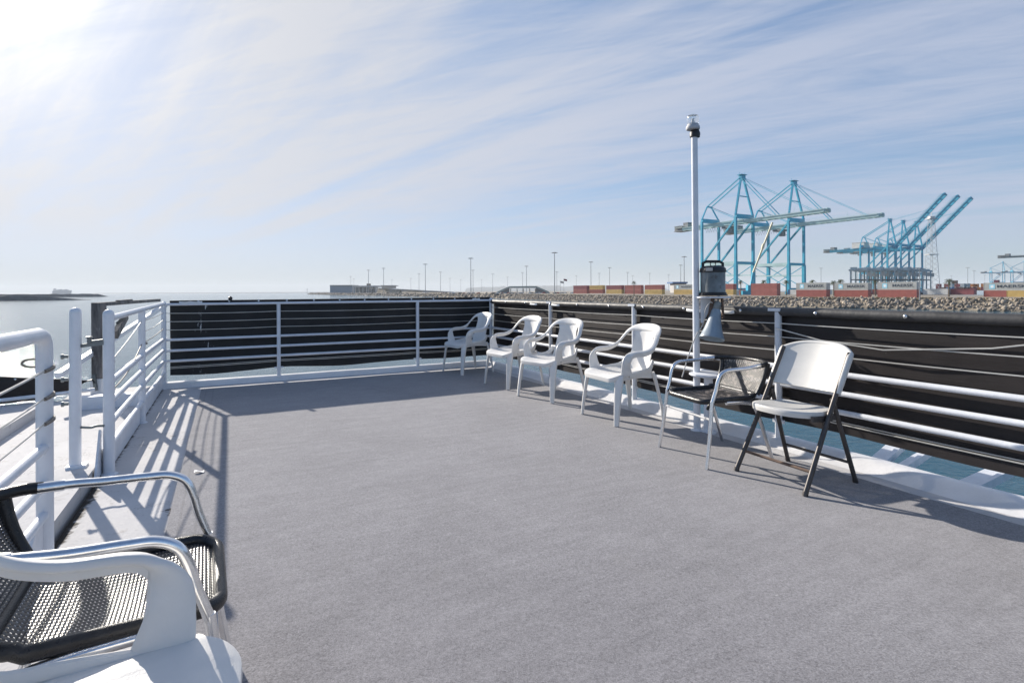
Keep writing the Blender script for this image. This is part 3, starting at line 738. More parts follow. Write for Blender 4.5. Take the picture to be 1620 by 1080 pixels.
for s_ in (-1, 1):
    m_ = MB(); m_.sweep([(s_ * .238, .23, .004), (s_ * .224, .23 - .545 * .40, .40), (s_ * .220, .23 - .545 * .765, .765)], .0135, .0155, n=14); lg = m_.build('leg', M_steel, fc)
    m_ = MB(); m_.sweep([(s_ * .238, .2305, 0), (s_ * .2375, .222, .022)], .0155, .0168, n=12); m_.build('foot_cap', M_steel, lg)
    m_ = MB(); m_.sweep([(s_ * .203, -.055, .505), (s_ * .210, -.09, .40), (s_ * .226, -.232, .004)], .0125, .0145, n=14); lg = m_.build('leg', M_steel, fc)
    m_ = MB(); m_.sweep([(s_ * .226, -.2325, 0), (s_ * .2255, -.225, .022)], .0145, .0158, n=12); m_.build('foot_cap', M_steel, lg)
    m_ = MB(); m_.beam((s_ * .203, .12, zs - .032), (s_ * .203, -.10, zs - .040), .016, .030); m_.beam((s_ * .210, .0, zs - .035), (s_ * .213, -.06, zs + .03), .006, .022); m_.build('seat_bracket', M_steel, fc)
m_ = MB(); m_.sweep([(-.234, .165, .12), (.234, .165, .12)], .009, n=10); m_.build('crossbar', M_rust, fc)
m_ = MB(); m_.sweep([(-.222, -.195, .12), (.222, -.195, .12)], .009, n=10); m_.build('crossbar', M_steel, fc)
place_by_feet(fc, (1165, 747), (1273, 787), .23, .010)

# ---------------------------------------------------------------- mast with light, canister, horn, vent
mbp = D(1103, 682); dm = mbp.y
ms = thing('mast', 'tall white pole with a clear signal light standing on the right deck edge', 'mast', mbp)
def zat(y, d=dm, x=1103): return B(x, y, d).z
zt = zat(217)
m_ = MB(); m_.sweep([mbp + V((0, 0, -.01)), V((mbp.x - .012, mbp.y, zt))], [.028, .025], n=18); m_.build('pole', M_rail, ms, mbp)
m_ = MB(); tx = V((mbp.x - .012, mbp.y, zt)); m_.lathe([(.026, -.005), (.040, 0), (.042, .03), (.036, .045), (.030, .06)], tx + V((.003, 0, 0)), (.06, 0, 1), 18); m_.build('lamp_socket', M_black, ms, mbp)
m_ = MB(); m_.lathe([(.030, .055), (.052, .060), (.056, .068), (.054, .086), (.046, .095), (.045, .105)], tx + V((-.012, 0, 0)), (0, 0, 1), 20); m_.build('lamp_base', M_satin, ms, mbp)
gm, gt, gb = principled('clear lens'); gb.inputs['Base Color'].default_value = (.93, .95, .97, 1); gb.inputs['Roughness'].default_value = .06
gb.inputs['Transmission Weight'].default_value = .85; gb.inputs['IOR'].default_value = 1.3
m_ = MB(); m_.lathe([(.044, .102), (.046, .108), (.046, .16), (.042, .172), (.030, .178), (.004, .180)], tx + V((-.012, 0, 0)), (0, 0, 1), 22); m_.build('lamp_lens', gm, ms, mbp)
m_ = MB(); m_.lathe([(.012, .1), (.012, .14), (.006, .15)], tx + V((-.012, 0, 0)), (0, 0, 1), 12); m_.build('bulb', M_strap, ms, mbp)
zp = zat(469)
m_ = MB(); pc = V((mbp.x + .115, mbp.y - .02, zp - .006)); ol = rrect(.125, .125, -.115, .115, .05)
m_.slab([(x, y) for x, y in ol], lambda x, y: 0, .012); m_.v = [(x + pc.x, y + pc.y, z + pc.z + .006) for x, y, z in m_.v]; m_.build('shelf', M_rail, ms, mbp)
m_ = MB(); a = V((mbp.x + .026, mbp.y - .02, zp - .012)); m_.hexa([a + V((0, -.006, -.20)), a + V((.015, -.006, -.20)), a + V((.015, .006, -.20)), a + V((0, .006, -.20)), a + V((0, -.006, 0)), a + V((.125, -.006, 0)), a + V((.125, .006, 0)), a + V((0, .006, 0))]); m_.build('gusset', M_rail, ms, mbp, smooth=False)
m_ = MB(); m_.lathe([(.055, 0), (.053, .012), (.032, .02)], mbp, (0, 0, 1), 16); m_.build('base_flange', M_rail, ms, mbp)
# canister on the shelf
kc = V((mbp.x + .122, mbp.y - .03, zp + .0065))
kn = thing('canister', 'weathered galvanised canister with black lid and handle on the mast shelf', 'canister', kc)
m_ = MB(); m_.lathe([(.098, .028), (.0955, .034), (.0955, .185), (.093, .192)], kc, n=32); m_.build('body', M_galv, kn, kc)
m_ = MB(); m_.lathe([(.112, 0), (.112, .010), (.104, .016), (.104, .028), (.090, .030)], kc, n=32); m_.build('base', M_black, kn, kc)
m_ = MB(); m_.lathe([(.094, .188), (.103, .190), (.104, .202), (.101, .204), (.100, .218), (.088, .232), (.060, .240), (.004, .243)], kc, n=32); ld = m_.build('lid', M_black, kn, kc)
m_ = MB(); m_.sweep([kc + V((-.080, 0, .225)), kc + V((-.080, 0, .262)), kc + V((-.055, 0, .276)), kc + V((.055, 0, .276)), kc + V((.080, 0, .262)), kc + V((.080, 0, .225))], .012, .008, (0, 1, 0), n=10); m_.build('handle', M_black, ld, kc)
m_ = MB(); m_.sweep([kc + V((.022 * math.cos(a), -.004, .254 + .018 * math.sin(a))) for a in np.linspace(0, 2 * math.pi, 17)[:-1]], .004, n=8, closed=True); m_.build('lifting_ring', M_black, ld, kc)
m_ = MB(); m_.box(kc + V((-.058, -.084, .21)), .05, .02, .026, (.84, -.54, 0), (.54, .84, 0)); m_.build('name_plate', M_cord, kn, kc)
m_ = MB(); m_.sweep([kc + V((-.10, -.06, .02)), kc + V((-.12, -.10, .014)), kc + V((-.09, -.118, .012)), kc + V((-.05, -.11, .016))], .009, n=8, smooth=4); m_.build('cable_end', M_black, kn, kc)
# horn loudspeaker under the shelf
h0 = V((mbp.x + .135, mbp.y - .07, zp - .075)); h1 = B(1126, 536, dm - .13); ax = (h1 - h0).normalized(); LH = (h1 - h0).length
hn = thing('horn_speaker', 'pale blue horn loudspeaker hanging tilted under the mast shelf', 'loudspeaker', h0)
m_ = MB(); k = LH / .30
m_.lathe([(.030, -.035 * k), (.036, -.03 * k), (.036, .03 * k), (.033, .034 * k)], h0, ax, 20); m_.build('driver', M_galv, hn, h0)
m_ = MB(); m_.lathe([(.034, .034 * k), (.040, .05 * k), (.044, .09 * k), (.054, .15 * k), (.068, .21 * k), (.088, .272 * k), (.094, .285 * k), (.096, .30 * k), (.090, .302 * k), (.082, .285 * k), (.055, .20 * k), (.030, .12 * k), (.004, .11 * k)], h0, ax, 28); m_.build('bell', M_horn, hn, h0)
m_ = MB(); m_.sweep([h0 + ax * .13, h0 + ax * .235], [.030, .030], n=16); m_.build('inner_cone', M_strap, hn, h0)
m_ = MB(); b0_ = V((mbp.x + .18, mbp.y - .07, zp - .013))
m_.beam(b0_, b0_ + V((.005, -.01, -.16)), .012, .028); m_.beam(b0_ + V((.0, -.004, -.145)), h0 + ax * .07, .02, .008); m_.beam(b0_ + V((-.005, 0, -.005)), V((mbp.x + .10, mbp.y - .08, zp - .015)), .03, .006); m_.beam(V((mbp.x + .10, mbp.y - .085, zp - .015)), h0 + ax * .09 + V((-.045, 0, 0)), .01, .026); m_.build('bracket', M_rust, hn, h0, smooth=False)
m_ = MB(); m_.sweep([h0 + V((-.02, 0, .01)), h0 + V((-.06, -.03, .03)), h0 + V((-.095, -.02, -.03)), V((mbp.x + .04, mbp.y - .035, zp - .22)), V((mbp.x - .02, mbp.y - .04, .78)), V((mbp.x - .085, mbp.y - .05, .62)), V((mbp.x - .14, mbp.y - .06, .45))], .0045, n=8, smooth=6)
tag(m_.build('cord', M_cord, None, V((mbp.x - .02, mbp.y - .04, .78))), 'thin pale cord looping from the horn down past the mast', 'cord')
vb = D(1121, 684); vt = thing('deck_vent', 'white mushroom shaped deck vent behind the worn wicker armchair', 'vent', vb)
vx = V((vb.x + .0, vb.y, 0)); zv = B(1118, 590, vb.y).z
m_ = MB(); m_.lathe([(.062, 0), (.060, .02), (.036, .03), (.034, zv - .03)], vx, n=22); m_.build('stem', M_rail, vt, vb)
m_ = MB(); m_.lathe([(.034, zv - .045), (.06, zv - .035), (.138, zv - .022), (.150, zv - .012), (.148, zv - .002), (.10, zv + .006), (.004, zv + .008)], vx, n=28); m_.build('cap', M_rail, vt, vb)
m_ = MB(); m_.sweep([V((vb.x - .03, vb.y - .06, .20)), V((vb.x - .02, vb.y - .075, .235)), V((vb.x + .0, vb.y - .07, .215)), V((vb.x + .01, vb.y - .06, .18))], .012, n=8, smooth=4); m_.build('rope_knot', M_black, vt, vb)

# scrap of paper
m_ = MB(); pp = D(315, 745, .022)
m_.grid(lambda u, v: (pp + N2 * ((u - .5) * .055) + S2 * ((v - .5) * .035) + V((0, 0, .006 * math.sin(u * 5 + v))), (0, 0, 1)), 6, 4, .001)
tag(m_.build('paper_scrap', M_paper, None, pp), 'small white scrap of paper lying on the left of the carpet', 'litter')

# struts outside the hull on the right
for (xa, ya, da, xb, yb, db, wd, lb) in ((1385, 734, 3.75, 1420, 702, 4.35, .10, 'white outboard strut below the canvas, left of the three on the right'),
                                 (1425, 741, 3.62, 1470, 712, 4.3, .06, 'white outboard strut below the canvas, middle of the three'),
                                 (1530, 772, 3.25, 1600, 738, 3.9, .13, 'wide white outboard strut below the canvas, nearest on the right')):
    m_ = MB(); a0 = B(xa, ya, da); b_ = B(xb, yb, db); a0 = a0 + (b_ - a0) * ((3.80 - N2.dot(a0)) / N2.dot(b_ - a0)); b_ = b_ + (b_ - a0) * .25
    m_.beam(a0, b_, wd, .03); m_.beam(a0 + V((wd * .6, -.01, .01)), b_ + V((wd * .6, -.01, .01)), .028, .05)
    tag(m_.build('outboard_strut', M_rail, None, a0, smooth=False), lb, 'strut', 'struts outside the hull')
#@@BACKGROUND
# ================================================================ the harbour beyond
GR = GROUND
def Bg(x, d, z=GR):                       # a point on the ground level in pixel column x at distance d
    u = (x - CX) / F; return V((u * d, d, z))
# shoreline of the terminal (column, distance at the waterline)
SHORE = [(2400, 92), (2050, 108), (1800, 124), (1620, 142), (1460, 160), (1310, 178), (1200, 196), (1100, 215), (1000, 258), (900, 320), (800, 432), (700, 560), (600, 760), (535, 1000), (486, 1330)]
pts = [Bg(x, d) for x, d in SHORE]
def shore_at(t):
    i = min(int(t), len(pts) - 2); f = t - i; return pts[i].lerp(pts[i + 1], f)
NSH = 140
shp, shn = [], []
for k in range(NSH + 1):
    t = (len(pts) - 1) * k / NSH; p = shore_at(t); a = shore_at(max(0, t - .3)); b = shore_at(min(len(pts) - 1.001, t + .3))
    tg = (b - a).normalized(); n_ = V((-tg.y, tg.x, 0))
    if n_.dot(V((p.x, p.y, 0))) < 0: n_ = -n_
    shp.append(p); shn.append(n_)
m_ = MB(); rows = [(-1.5, SEA - 1.2), (0, SEA + .1), (7.0, GR - .15), (9.5, GR), (30, GR + .05), (240, GR), (2600, GR)]
vs = []
for p, n_ in zip(shp, shn):
    for off, z in rows:
        q = p + n_ * min(off, 1e9); q.z = z
        if off >= 240: q = V((p.x, p.y, 0)) + V((n_.x * .25 + .12, .95, 0)).normalized() * off; q.z = z
        vs.append(q)
K = len(rows); fs = [(i * K + j, i * K + j + 1, (i + 1) * K + j + 1, (i + 1) * K + j) for i in range(NSH) for j in range(K - 1)]
m_.add(vs, fs)
gmat, t, b = principled('dry shore ground')
co = t.new('ShaderNodeTexCoord').outputs['Object']
c = t.ramp(t.noise(co, .16, 8, .7), .35, .68, (.20, .165, .12), (.36, .30, .215)); c = t.mix(t.ramp(t.noise(co, .03, 5), .5, .62), c, (.27, .255, .24))
t.put(b.inputs['Base Color'], c); b.inputs['Roughness'].default_value = .95
tag(m_.build('terrain', gmat), kind='structure')

# riprap: tumbled boulders down the bank
ico = []
import bmesh
bm = bmesh.new(); bmesh.ops.create_icosphere(bm, subdivisions=1, radius=1); bm.verts.ensure_lookup_table()
IV = np.array([v.co[:] for v in bm.verts]); IF = np.array([[v.index for v in f.verts] for f in bm.faces]); bm.free()
def rocks(centres, sizes, name, m, seed):
    r = np.random.default_rng(seed); n = len(centres)
    rad = 1 + r.uniform(-.42, .34, (n, len(IV), 1)); sc = r.uniform(.6, 1.25, (n, 1, 3)) * np.array(sizes)[:, None, None]
    ang = r.uniform(0, 6.28, n); tl = r.uniform(-.7, .7, n)
    vv = IV[None] * rad * sc
    c_, s_ = np.cos(tl)[:, None], np.sin(tl)[:, None]
    y = vv[..., 1] * c_ - vv[..., 2] * s_; z = vv[..., 1] * s_ + vv[..., 2] * c_
    c_, s_ = np.cos(ang)[:, None], np.sin(ang)[:, None]
    x2 = vv[..., 0] * c_ - y * s_; y2 = vv[..., 0] * s_ + y * c_
    vv = np.stack([x2, y2, z], -1) + np.array(centres)[:, None, :]
    ff = (IF[None] + (np.arange(n) * len(IV))[:, None, None]).reshape(-1)
    me = bpy.data.meshes.new(name); V_ = vv.reshape(-1, 3)
    me.vertices.add(len(V_)); me.vertices.foreach_set('co', V_.ravel().astype(np.float32))
    me.loops.add(len(ff)); me.loops.foreach_set('vertex_index', ff.astype(np.int32))
    me.polygons.add(len(ff) // 3); me.polygons.foreach_set('loop_start', np.arange(0, len(ff), 3, dtype=np.int32))
    me.update(calc_edges=True); me.validate(); me.materials.append(m)
    o = bpy.data.objects.new(name, me); COL.objects.link(o); return o
rmat, t, b = principled('quarry rock')
geo = t.new('ShaderNodeNewGeometry'); co = t.new('ShaderNodeTexCoord').outputs['Object']
c = t.new('ShaderNodeValToRGB'); t.put(c.inputs[0], geo.outputs['Random Per Island'])
el_ = c.color_ramp.elements; el_[0].color = (.085, .075, .065, 1); el_[1].color = (.47, .395, .305, 1); e = el_.new(.35); e.color = (.235, .195, .155, 1); e = el_.new(.7); e.color = (.33, .28, .225, 1)
zz = t.new('ShaderNodeSeparateXYZ'); t.put(zz.inputs[0], co)
wet = t.math('SUBTRACT', 1.0, t.math('DIVIDE', t.math('SUBTRACT', zz.outputs[2], SEA), .55), clamp=True)       # tide line
cc = t.mix(t.math('MULTIPLY', wet, .85), t.mix(t.ramp(t.noise(co, 1.6, 4), .55, .75), c.outputs[0], (.20, .185, .17)), (.035, .038, .032)); t.put(b.inputs['Base Color'], cc); b.inputs['Roughness'].default_value = .9
cen, siz = [], []
for k in range(len(shp) - 1):
    a, b_ = shp[k], shp[k + 1]; L = (b_ - a).length; dist = a.length
    st = .62 if dist < 420 else 2.0
    nrow = 10 if dist < 420 else 4
    for i in range(max(1, int(L / st))):
        for j in range(nrow):
            f = random.random(); off = (j + random.random()) / nrow * 7.6
            p = a.lerp(b_, f) + shn[k] * off; s_ = (.24 + .62 * random.random() ** 2.2) * (1 if dist < 420 else 2.2)
            p.z = SEA + (GR - SEA - .1) * min(1, off / 7.0) + random.uniform(-.1, .25); cen.append(tuple(p)); siz.append(s_)
o = rocks(cen, siz, 'riprap_boulders', rmat, 3); tag(o, 'bank of tan quarry boulders along the far waterline', 'boulders', kind='stuff')

# dry grass along the top of the bank
gm_, t, b = principled('dry grass')
geo = t.new('ShaderNodeNewGeometry'); c = t.ramp(geo.outputs['Random Per Island'], 0, 1, (.22, .165, .09), (.46, .37, .235)); t.put(b.inputs['Base Color'], c); b.inputs['Roughness'].default_value = .9
m_ = MB()
for k in range(len(shp) - 1):
    a, b_ = shp[k], shp[k + 1]
    if a.length > 700: continue
    for i in range(int((b_ - a).length * 7)):
        p = a.lerp(b_, random.random()) + shn[k] * random.uniform(6.2, 17); p.z = GR - .1
        h = random.uniform(.25, .75); r_ = random.uniform(.12, .35); an = random.uniform(0, 3.14)
        for q in range(3):
            a2 = an + q * 1.05; dx = V((math.cos(a2), math.sin(a2), 0)) * r_
            m_.add([p - dx, p + dx, p + dx * .6 + V((random.uniform(-.2, .2), random.uniform(-.2, .2), h)), p - dx * .5 + V((random.uniform(-.2, .2), 0, h * .9))], [(0, 1, 2, 3)])
tag(m_.build('dry_grass', gm_, smooth=False), 'strip of dry tan grass along the top of the boulder bank', 'grass', kind='stuff')

# ---------------------------------------------------------------- shipping containers
BD, BN = V((.437, -.90, 0)), V((-.90, -.437, 0))      # along the stacks (towards us and right), and out of their long face
def cont_mat(name, col):
    return mat(name, col, .55, var=.10, scale=.5, spots=tuple(x * .62 + .04 for x in col), spot_scale=1.3, spot_at=.64)
CC = {'red': cont_mat('faded red container', (.37, .115, .095)), 'maroon': cont_mat('maroon container', (.27, .075, .085)), 'yellow': cont_mat('yellow container', (.60, .42, .145)),
      'grey': cont_mat('light grey container', (.47, .48, .46)), 'white': cont_mat('white container', (.62, .62, .60)), 'blue': cont_mat('blue container', (.10, .24, .42)),
      'green': cont_mat('green container', (.10, .26, .22)), 'orange': cont_mat('orange container', (.58, .24, .08)), 'brown': cont_mat('brown container', (.20, .12, .10))}
M_letter = mat('dark lettering', (.035, .055, .08), .6, var=.05)
M_emb = mat('sky blue emblem', (.30, .62, .78), .5, var=.03); M_star = mat('white star', (.85, .87, .88), .5, var=.02)
M_dark = mat('dark frame', (.06, .06, .065), .6)
CONT_MESH = {}
def cont_mesh(L, key):
    kk = (round(L, 1), key)
    if kk not in CONT_MESH:
        m_ = MB(); h, wd = 2.86, 2.44
        n = int(L / .28); X = []
        for i in range(n): x0 = .12 + (L - .24) * i / n; dx = (L - .24) / n; X += [(x0, 0), (x0 + dx * .32, 0), (x0 + dx * .5, .045), (x0 + dx * .82, .045)]
        X.append((L - .12, 0))
        vs, fs = [], []
        for x, d in X: vs += [(x, d + .03, .14), (x, d + .03, h - .1), (x, wd - .03 - d, .14), (x, wd - .03 - d, h - .1)]
        for i in range(len(X) - 1): a, b = i * 4, i * 4 + 4; fs += [(a, b, b + 1, a + 1), (a + 2, a + 3, b + 3, b + 2), (a + 1, b + 1, b + 3, a + 3)]
        m_.add(vs, fs)
        for y in (.05, wd - .05):
            m_.box((L / 2, y, .07), L, .10, .14); m_.box((L / 2, y, h - .06), L, .10, .12)
            for x in (.06, L - .06): m_.box((x, y, h / 2), .12, .105, h)
        m_.box((.05, wd / 2, h / 2), .08, wd - .1, h - .2); m_.box((L - .05, wd / 2, h / 2), .08, wd - .1, h - .2)
        me = bpy.data.meshes.new('container_body'); me.from_pydata(m_.v, [], m_.f); me.materials.append(CC[key]); CONT_MESH[kk] = me
    return CONT_MESH[kk]
fc_ = bpy.data.curves.new('lettering', 'FONT'); fc_.body = 'MAERSK'; fc_.size = 1; fc_.extrude = .012; fc_.offset = .018
fo = bpy.data.objects.new('lettering', fc_); COL.objects.link(fo); bpy.context.view_layer.update()
LET = bpy.data.meshes.new_from_object(fo.evaluated_get(bpy.context.evaluated_depsgraph_get())); bpy.data.objects.remove(fo)
LET.materials.clear(); LET.materials.append(M_letter)
lx = [v.co.x for v in LET.vertices]; ly = [v.co.y for v in LET.vertices]; LX0, LX1, LY0, LY1 = min(lx), max(lx), min(ly), max(ly)
def emblem_meshes():
    m_ = MB(); ol = rrect(.5, .5, -.5, .5, .12, 4); n = len(ol)
    m_.add([(x, -.01, z) for x, z in ol] + [(x, .01, z) for x, z in ol], [tuple(range(n)), tuple(range(2 * n - 1, n - 1, -1))] + [(k, n + k, n + (k + 1) % n, (k + 1) % n) for k in range(n)])
    s_ = MB(); vs = []
    for k in range(14): a = math.pi / 2 + math.pi * k / 7; r_ = .42 if k % 2 == 0 else .17; vs.append((r_ * math.cos(a), -.022, r_ * math.sin(a)))
    s_.add(vs + [(x, -.011, z) for x, y, z in vs], [tuple(range(14))] + [(k, 14 + k, 14 + (k + 1) % 14, (k + 1) % 14) for k in range(14)])
    return m_, s_
EMB = []
def container(pos, yaw, L, key, label, group, brand=False, txt=(.42, .93)):
    o = thing('shipping_container', label, 'container', pos, yaw, group)
    b = bpy.data.objects.new('body', cont_mesh(L, key)); COL.objects.link(b); b.parent = o
    if brand:
        le = bpy.data.objects.new('lettering', LET); COL.objects.link(le); le.parent = o
        x0, x1 = L * txt[0], L * txt[1]; sx = (x1 - x0) / (LX1 - LX0); sz = 1.05 / (LY1 - LY0)
        le.rotation_euler = (R(90), 0, 0); le.scale = (sx, sz, 1); le.location = (x0 - LX0 * sx, -.022, 1.0 - LY0 * sz)
        if not EMB:
            a, s_ = emblem_meshes(); e_ = a.build('emblem', M_emb, o, smooth=False); st = s_.build('star', M_star, e_, smooth=False); EMB.extend([e_.data, st.data])
        else:
            e_ = bpy.data.objects.new('emblem', EMB[0]); COL.objects.link(e_); e_.parent = o
            st = bpy.data.objects.new('star', EMB[1]); COL.objects.link(st); st.parent = e_
        es = 1.75; e_.scale = (es, 1, es); e_.location = (L * .20, -.018, 1.45)
    return o
GC = 'two high container rows behind the boulder bank'
cyaw = math.atan2(BD.y, BD.x)
# (left px, right px of the long face, top px, tier height px, tiers from the top)
STK = [(907, 928, 451.8, 6.2, (('maroon', 0), ('red', 0)), 'at the left end of the row'),
       (932, 953, 451.6, 6.2, (('yellow', 0), ('red', 0)), 'second from the left end'),
       (959, 983, 451.5, 6.5, (('maroon', 0), ('yellow', 0)), 'third from the left end'),
       (988, 1013.5, 451.2, 6.8, (('red', 0), ('red', 0)), 'fourth from the left end'),
       (1020, 1047, 450.8, 7.2, (('red', 0), ('yellow', 0)), 'fifth from the left end'),
       (1066, 1096, 450.2, 7.7, (('grey', 1), ('yellow', 0)), 'just left of the white mast'),
       (1128, 1160, 449.4, 8.4, (('red', 0), ('yellow', 0)), 'partly behind the canister'),
       (1188, 1229, 448.7, 9.3, (('red', 0), ('red', 0)), 'between the legs of the two tall cranes'),
       (1259.6, 1307, 447.6, 10.8, (('grey', 1), ('red', 0)), 'right of the second tall crane'),
       (1319.8, 1373, 448.0, 10.9, (('grey', 1), ('red', 0)), 'left of the straddle carriers'),
       (1388, 1450, 446.2, 12.0, (('grey', 1), ('red', 0)), 'in front of the straddle carriers'),
       (1556, 1627, 447.4, 12.0, (('grey', 1),), 'at the right edge')]
CN = {'maroon': 'maroon', 'red': 'faded red', 'yellow': 'yellow', 'grey': 'light grey lettered', 'white': 'white', 'orange': 'orange', 'blue': 'blue', 'green': 'green', 'brown': 'brown'}
def along(x0, x1, d, base):                # length needed along BD to span the columns
    u1 = (x1 - CX) / F; return (u1 * base.y - base.x) / (BD.x - u1 * BD.y)
for xl, xr, yt, tp_, tiers, where in STK:
    d = F * 2.86 / tp_; top = B(xl, yt, d); base = V((top.x, top.y, 0)); L = along(xl, xr, d, base)
    for k, (key, br) in enumerate(tiers):
        z = top.z - 2.86 * (k + 1) - .02 * k
        lb = ('upper ' if k == 0 else 'lower ') + CN[key] + ' shipping container ' + where
        if len(tiers) == 1: lb = CN[key] + ' shipping container ' + where + ' on two others'
        container((base.x, base.y, z), cyaw, L, key, lb, GC, br, (.40, .93) if xl < 1500 else (.31, .97))
d = F * 2.86 / 12.0; top = B(1556, 447.4, d); z = top.z - 2.88 - 2.86
L = along(1556, 1592, d, top); container((top.x, top.y, z), cyaw, L, 'red', 'short red shipping container under the right edge grey one', GC)
b2 = V((top.x, top.y, 0)) + BD * (L + .12); container((b2.x, b2.y, z), cyaw, L * 1.1, 'yellow', 'short yellow shipping container at the right edge', GC)
for xl, xr, y, tp_, key, lb in ((1467, 1499, 459.4, 9.0, 'white', 'long low white shipping container right of the straddle carriers'), (1500.5, 1541, 459.0, 9.2, 'maroon', 'single maroon shipping container beside the white one')):
    d = F * 2.86 / tp_; top = B(xl, y, d); container((top.x, top.y, GR + .3), cyaw, along(xl, xr, d, V((top.x, top.y, 0))), key, lb, GC)
GY = 'container stacks deeper in the yard'
random.seed(5); yard = []
x = 1486
while x < 1618:
    d = random.uniform(430, 470); n = random.choice((1, 2, 2, 3)); yaw = cyaw + math.pi / 2 + .2
    for k in range(n):
        key = random.choice(('maroon', 'red', 'brown', 'grey', 'white', 'orange', 'blue', 'maroon'))
        P = Bg(x, d); container((P.x, P.y, GR + 1.6 + 2.88 * k), yaw, 6.1, key, 'small container in the far yard stacks on the right', GY)
    x += random.uniform(5.5, 8)
for i, x in enumerate((1150, 1168, 1246, 1250, 1256, 1312, 1316, 1380, 1384, 1460)):
    d = random.uniform(290, 330); P = Bg(x, d); key = random.choice(('white', 'blue', 'red', 'maroon', 'grey'))
    container((P.x, P.y, GR + .2), cyaw, 6.1, key, 'single small container in the gaps behind the front stacks', GY)

# ---------------------------------------------------------------- ship to shore cranes
M_crane = mat('crane blue', (.025, .38, .55), .5, var=.12, scale=.25, spots=(.12, .20, .22), spot_scale=.5, spot_at=.68)
M_craned = mat('far crane grey', (.12, .17, .19), .6)
M_boom = mat('crane boom pale', (.44, .62, .63), .55, var=.12, scale=.2)
M_house = mat('machinery house', (.62, .60, .57), .6, var=.1, scale=.3)
M_mach = mat('machinery grey', (.17, .185, .195), .6, var=.25, scale=.6)
M_yboom = mat('cream strut', (.62, .58, .42), .6)
def lattice(m_, a, b, wd, ht, seg, r):
    a, b = V(a), V(b); t_ = (b - a).normalized(); sd = V((1, 0, 0)); up = sd.cross(t_).normalized()
    cn = [(-wd / 2, 0), (wd / 2, 0), (-wd / 2, ht), (wd / 2, ht)]
    for x, z in cn: m_.beam(a + sd * x + up * z, b + sd * x + up * z, r * 2)
    for i in range(seg):
        p0, p1 = a.lerp(b, i / seg), a.lerp(b, (i + 1) / seg)
        for x in (-wd / 2, wd / 2): m_.beam(p0 + sd * x + up * (ht if i % 2 else 0), p1 + sd * x + up * (0 if i % 2 else ht), r * 1.3)
        m_.beam(p0 - sd * wd / 2, p0 + sd * wd / 2, r * 1.3)
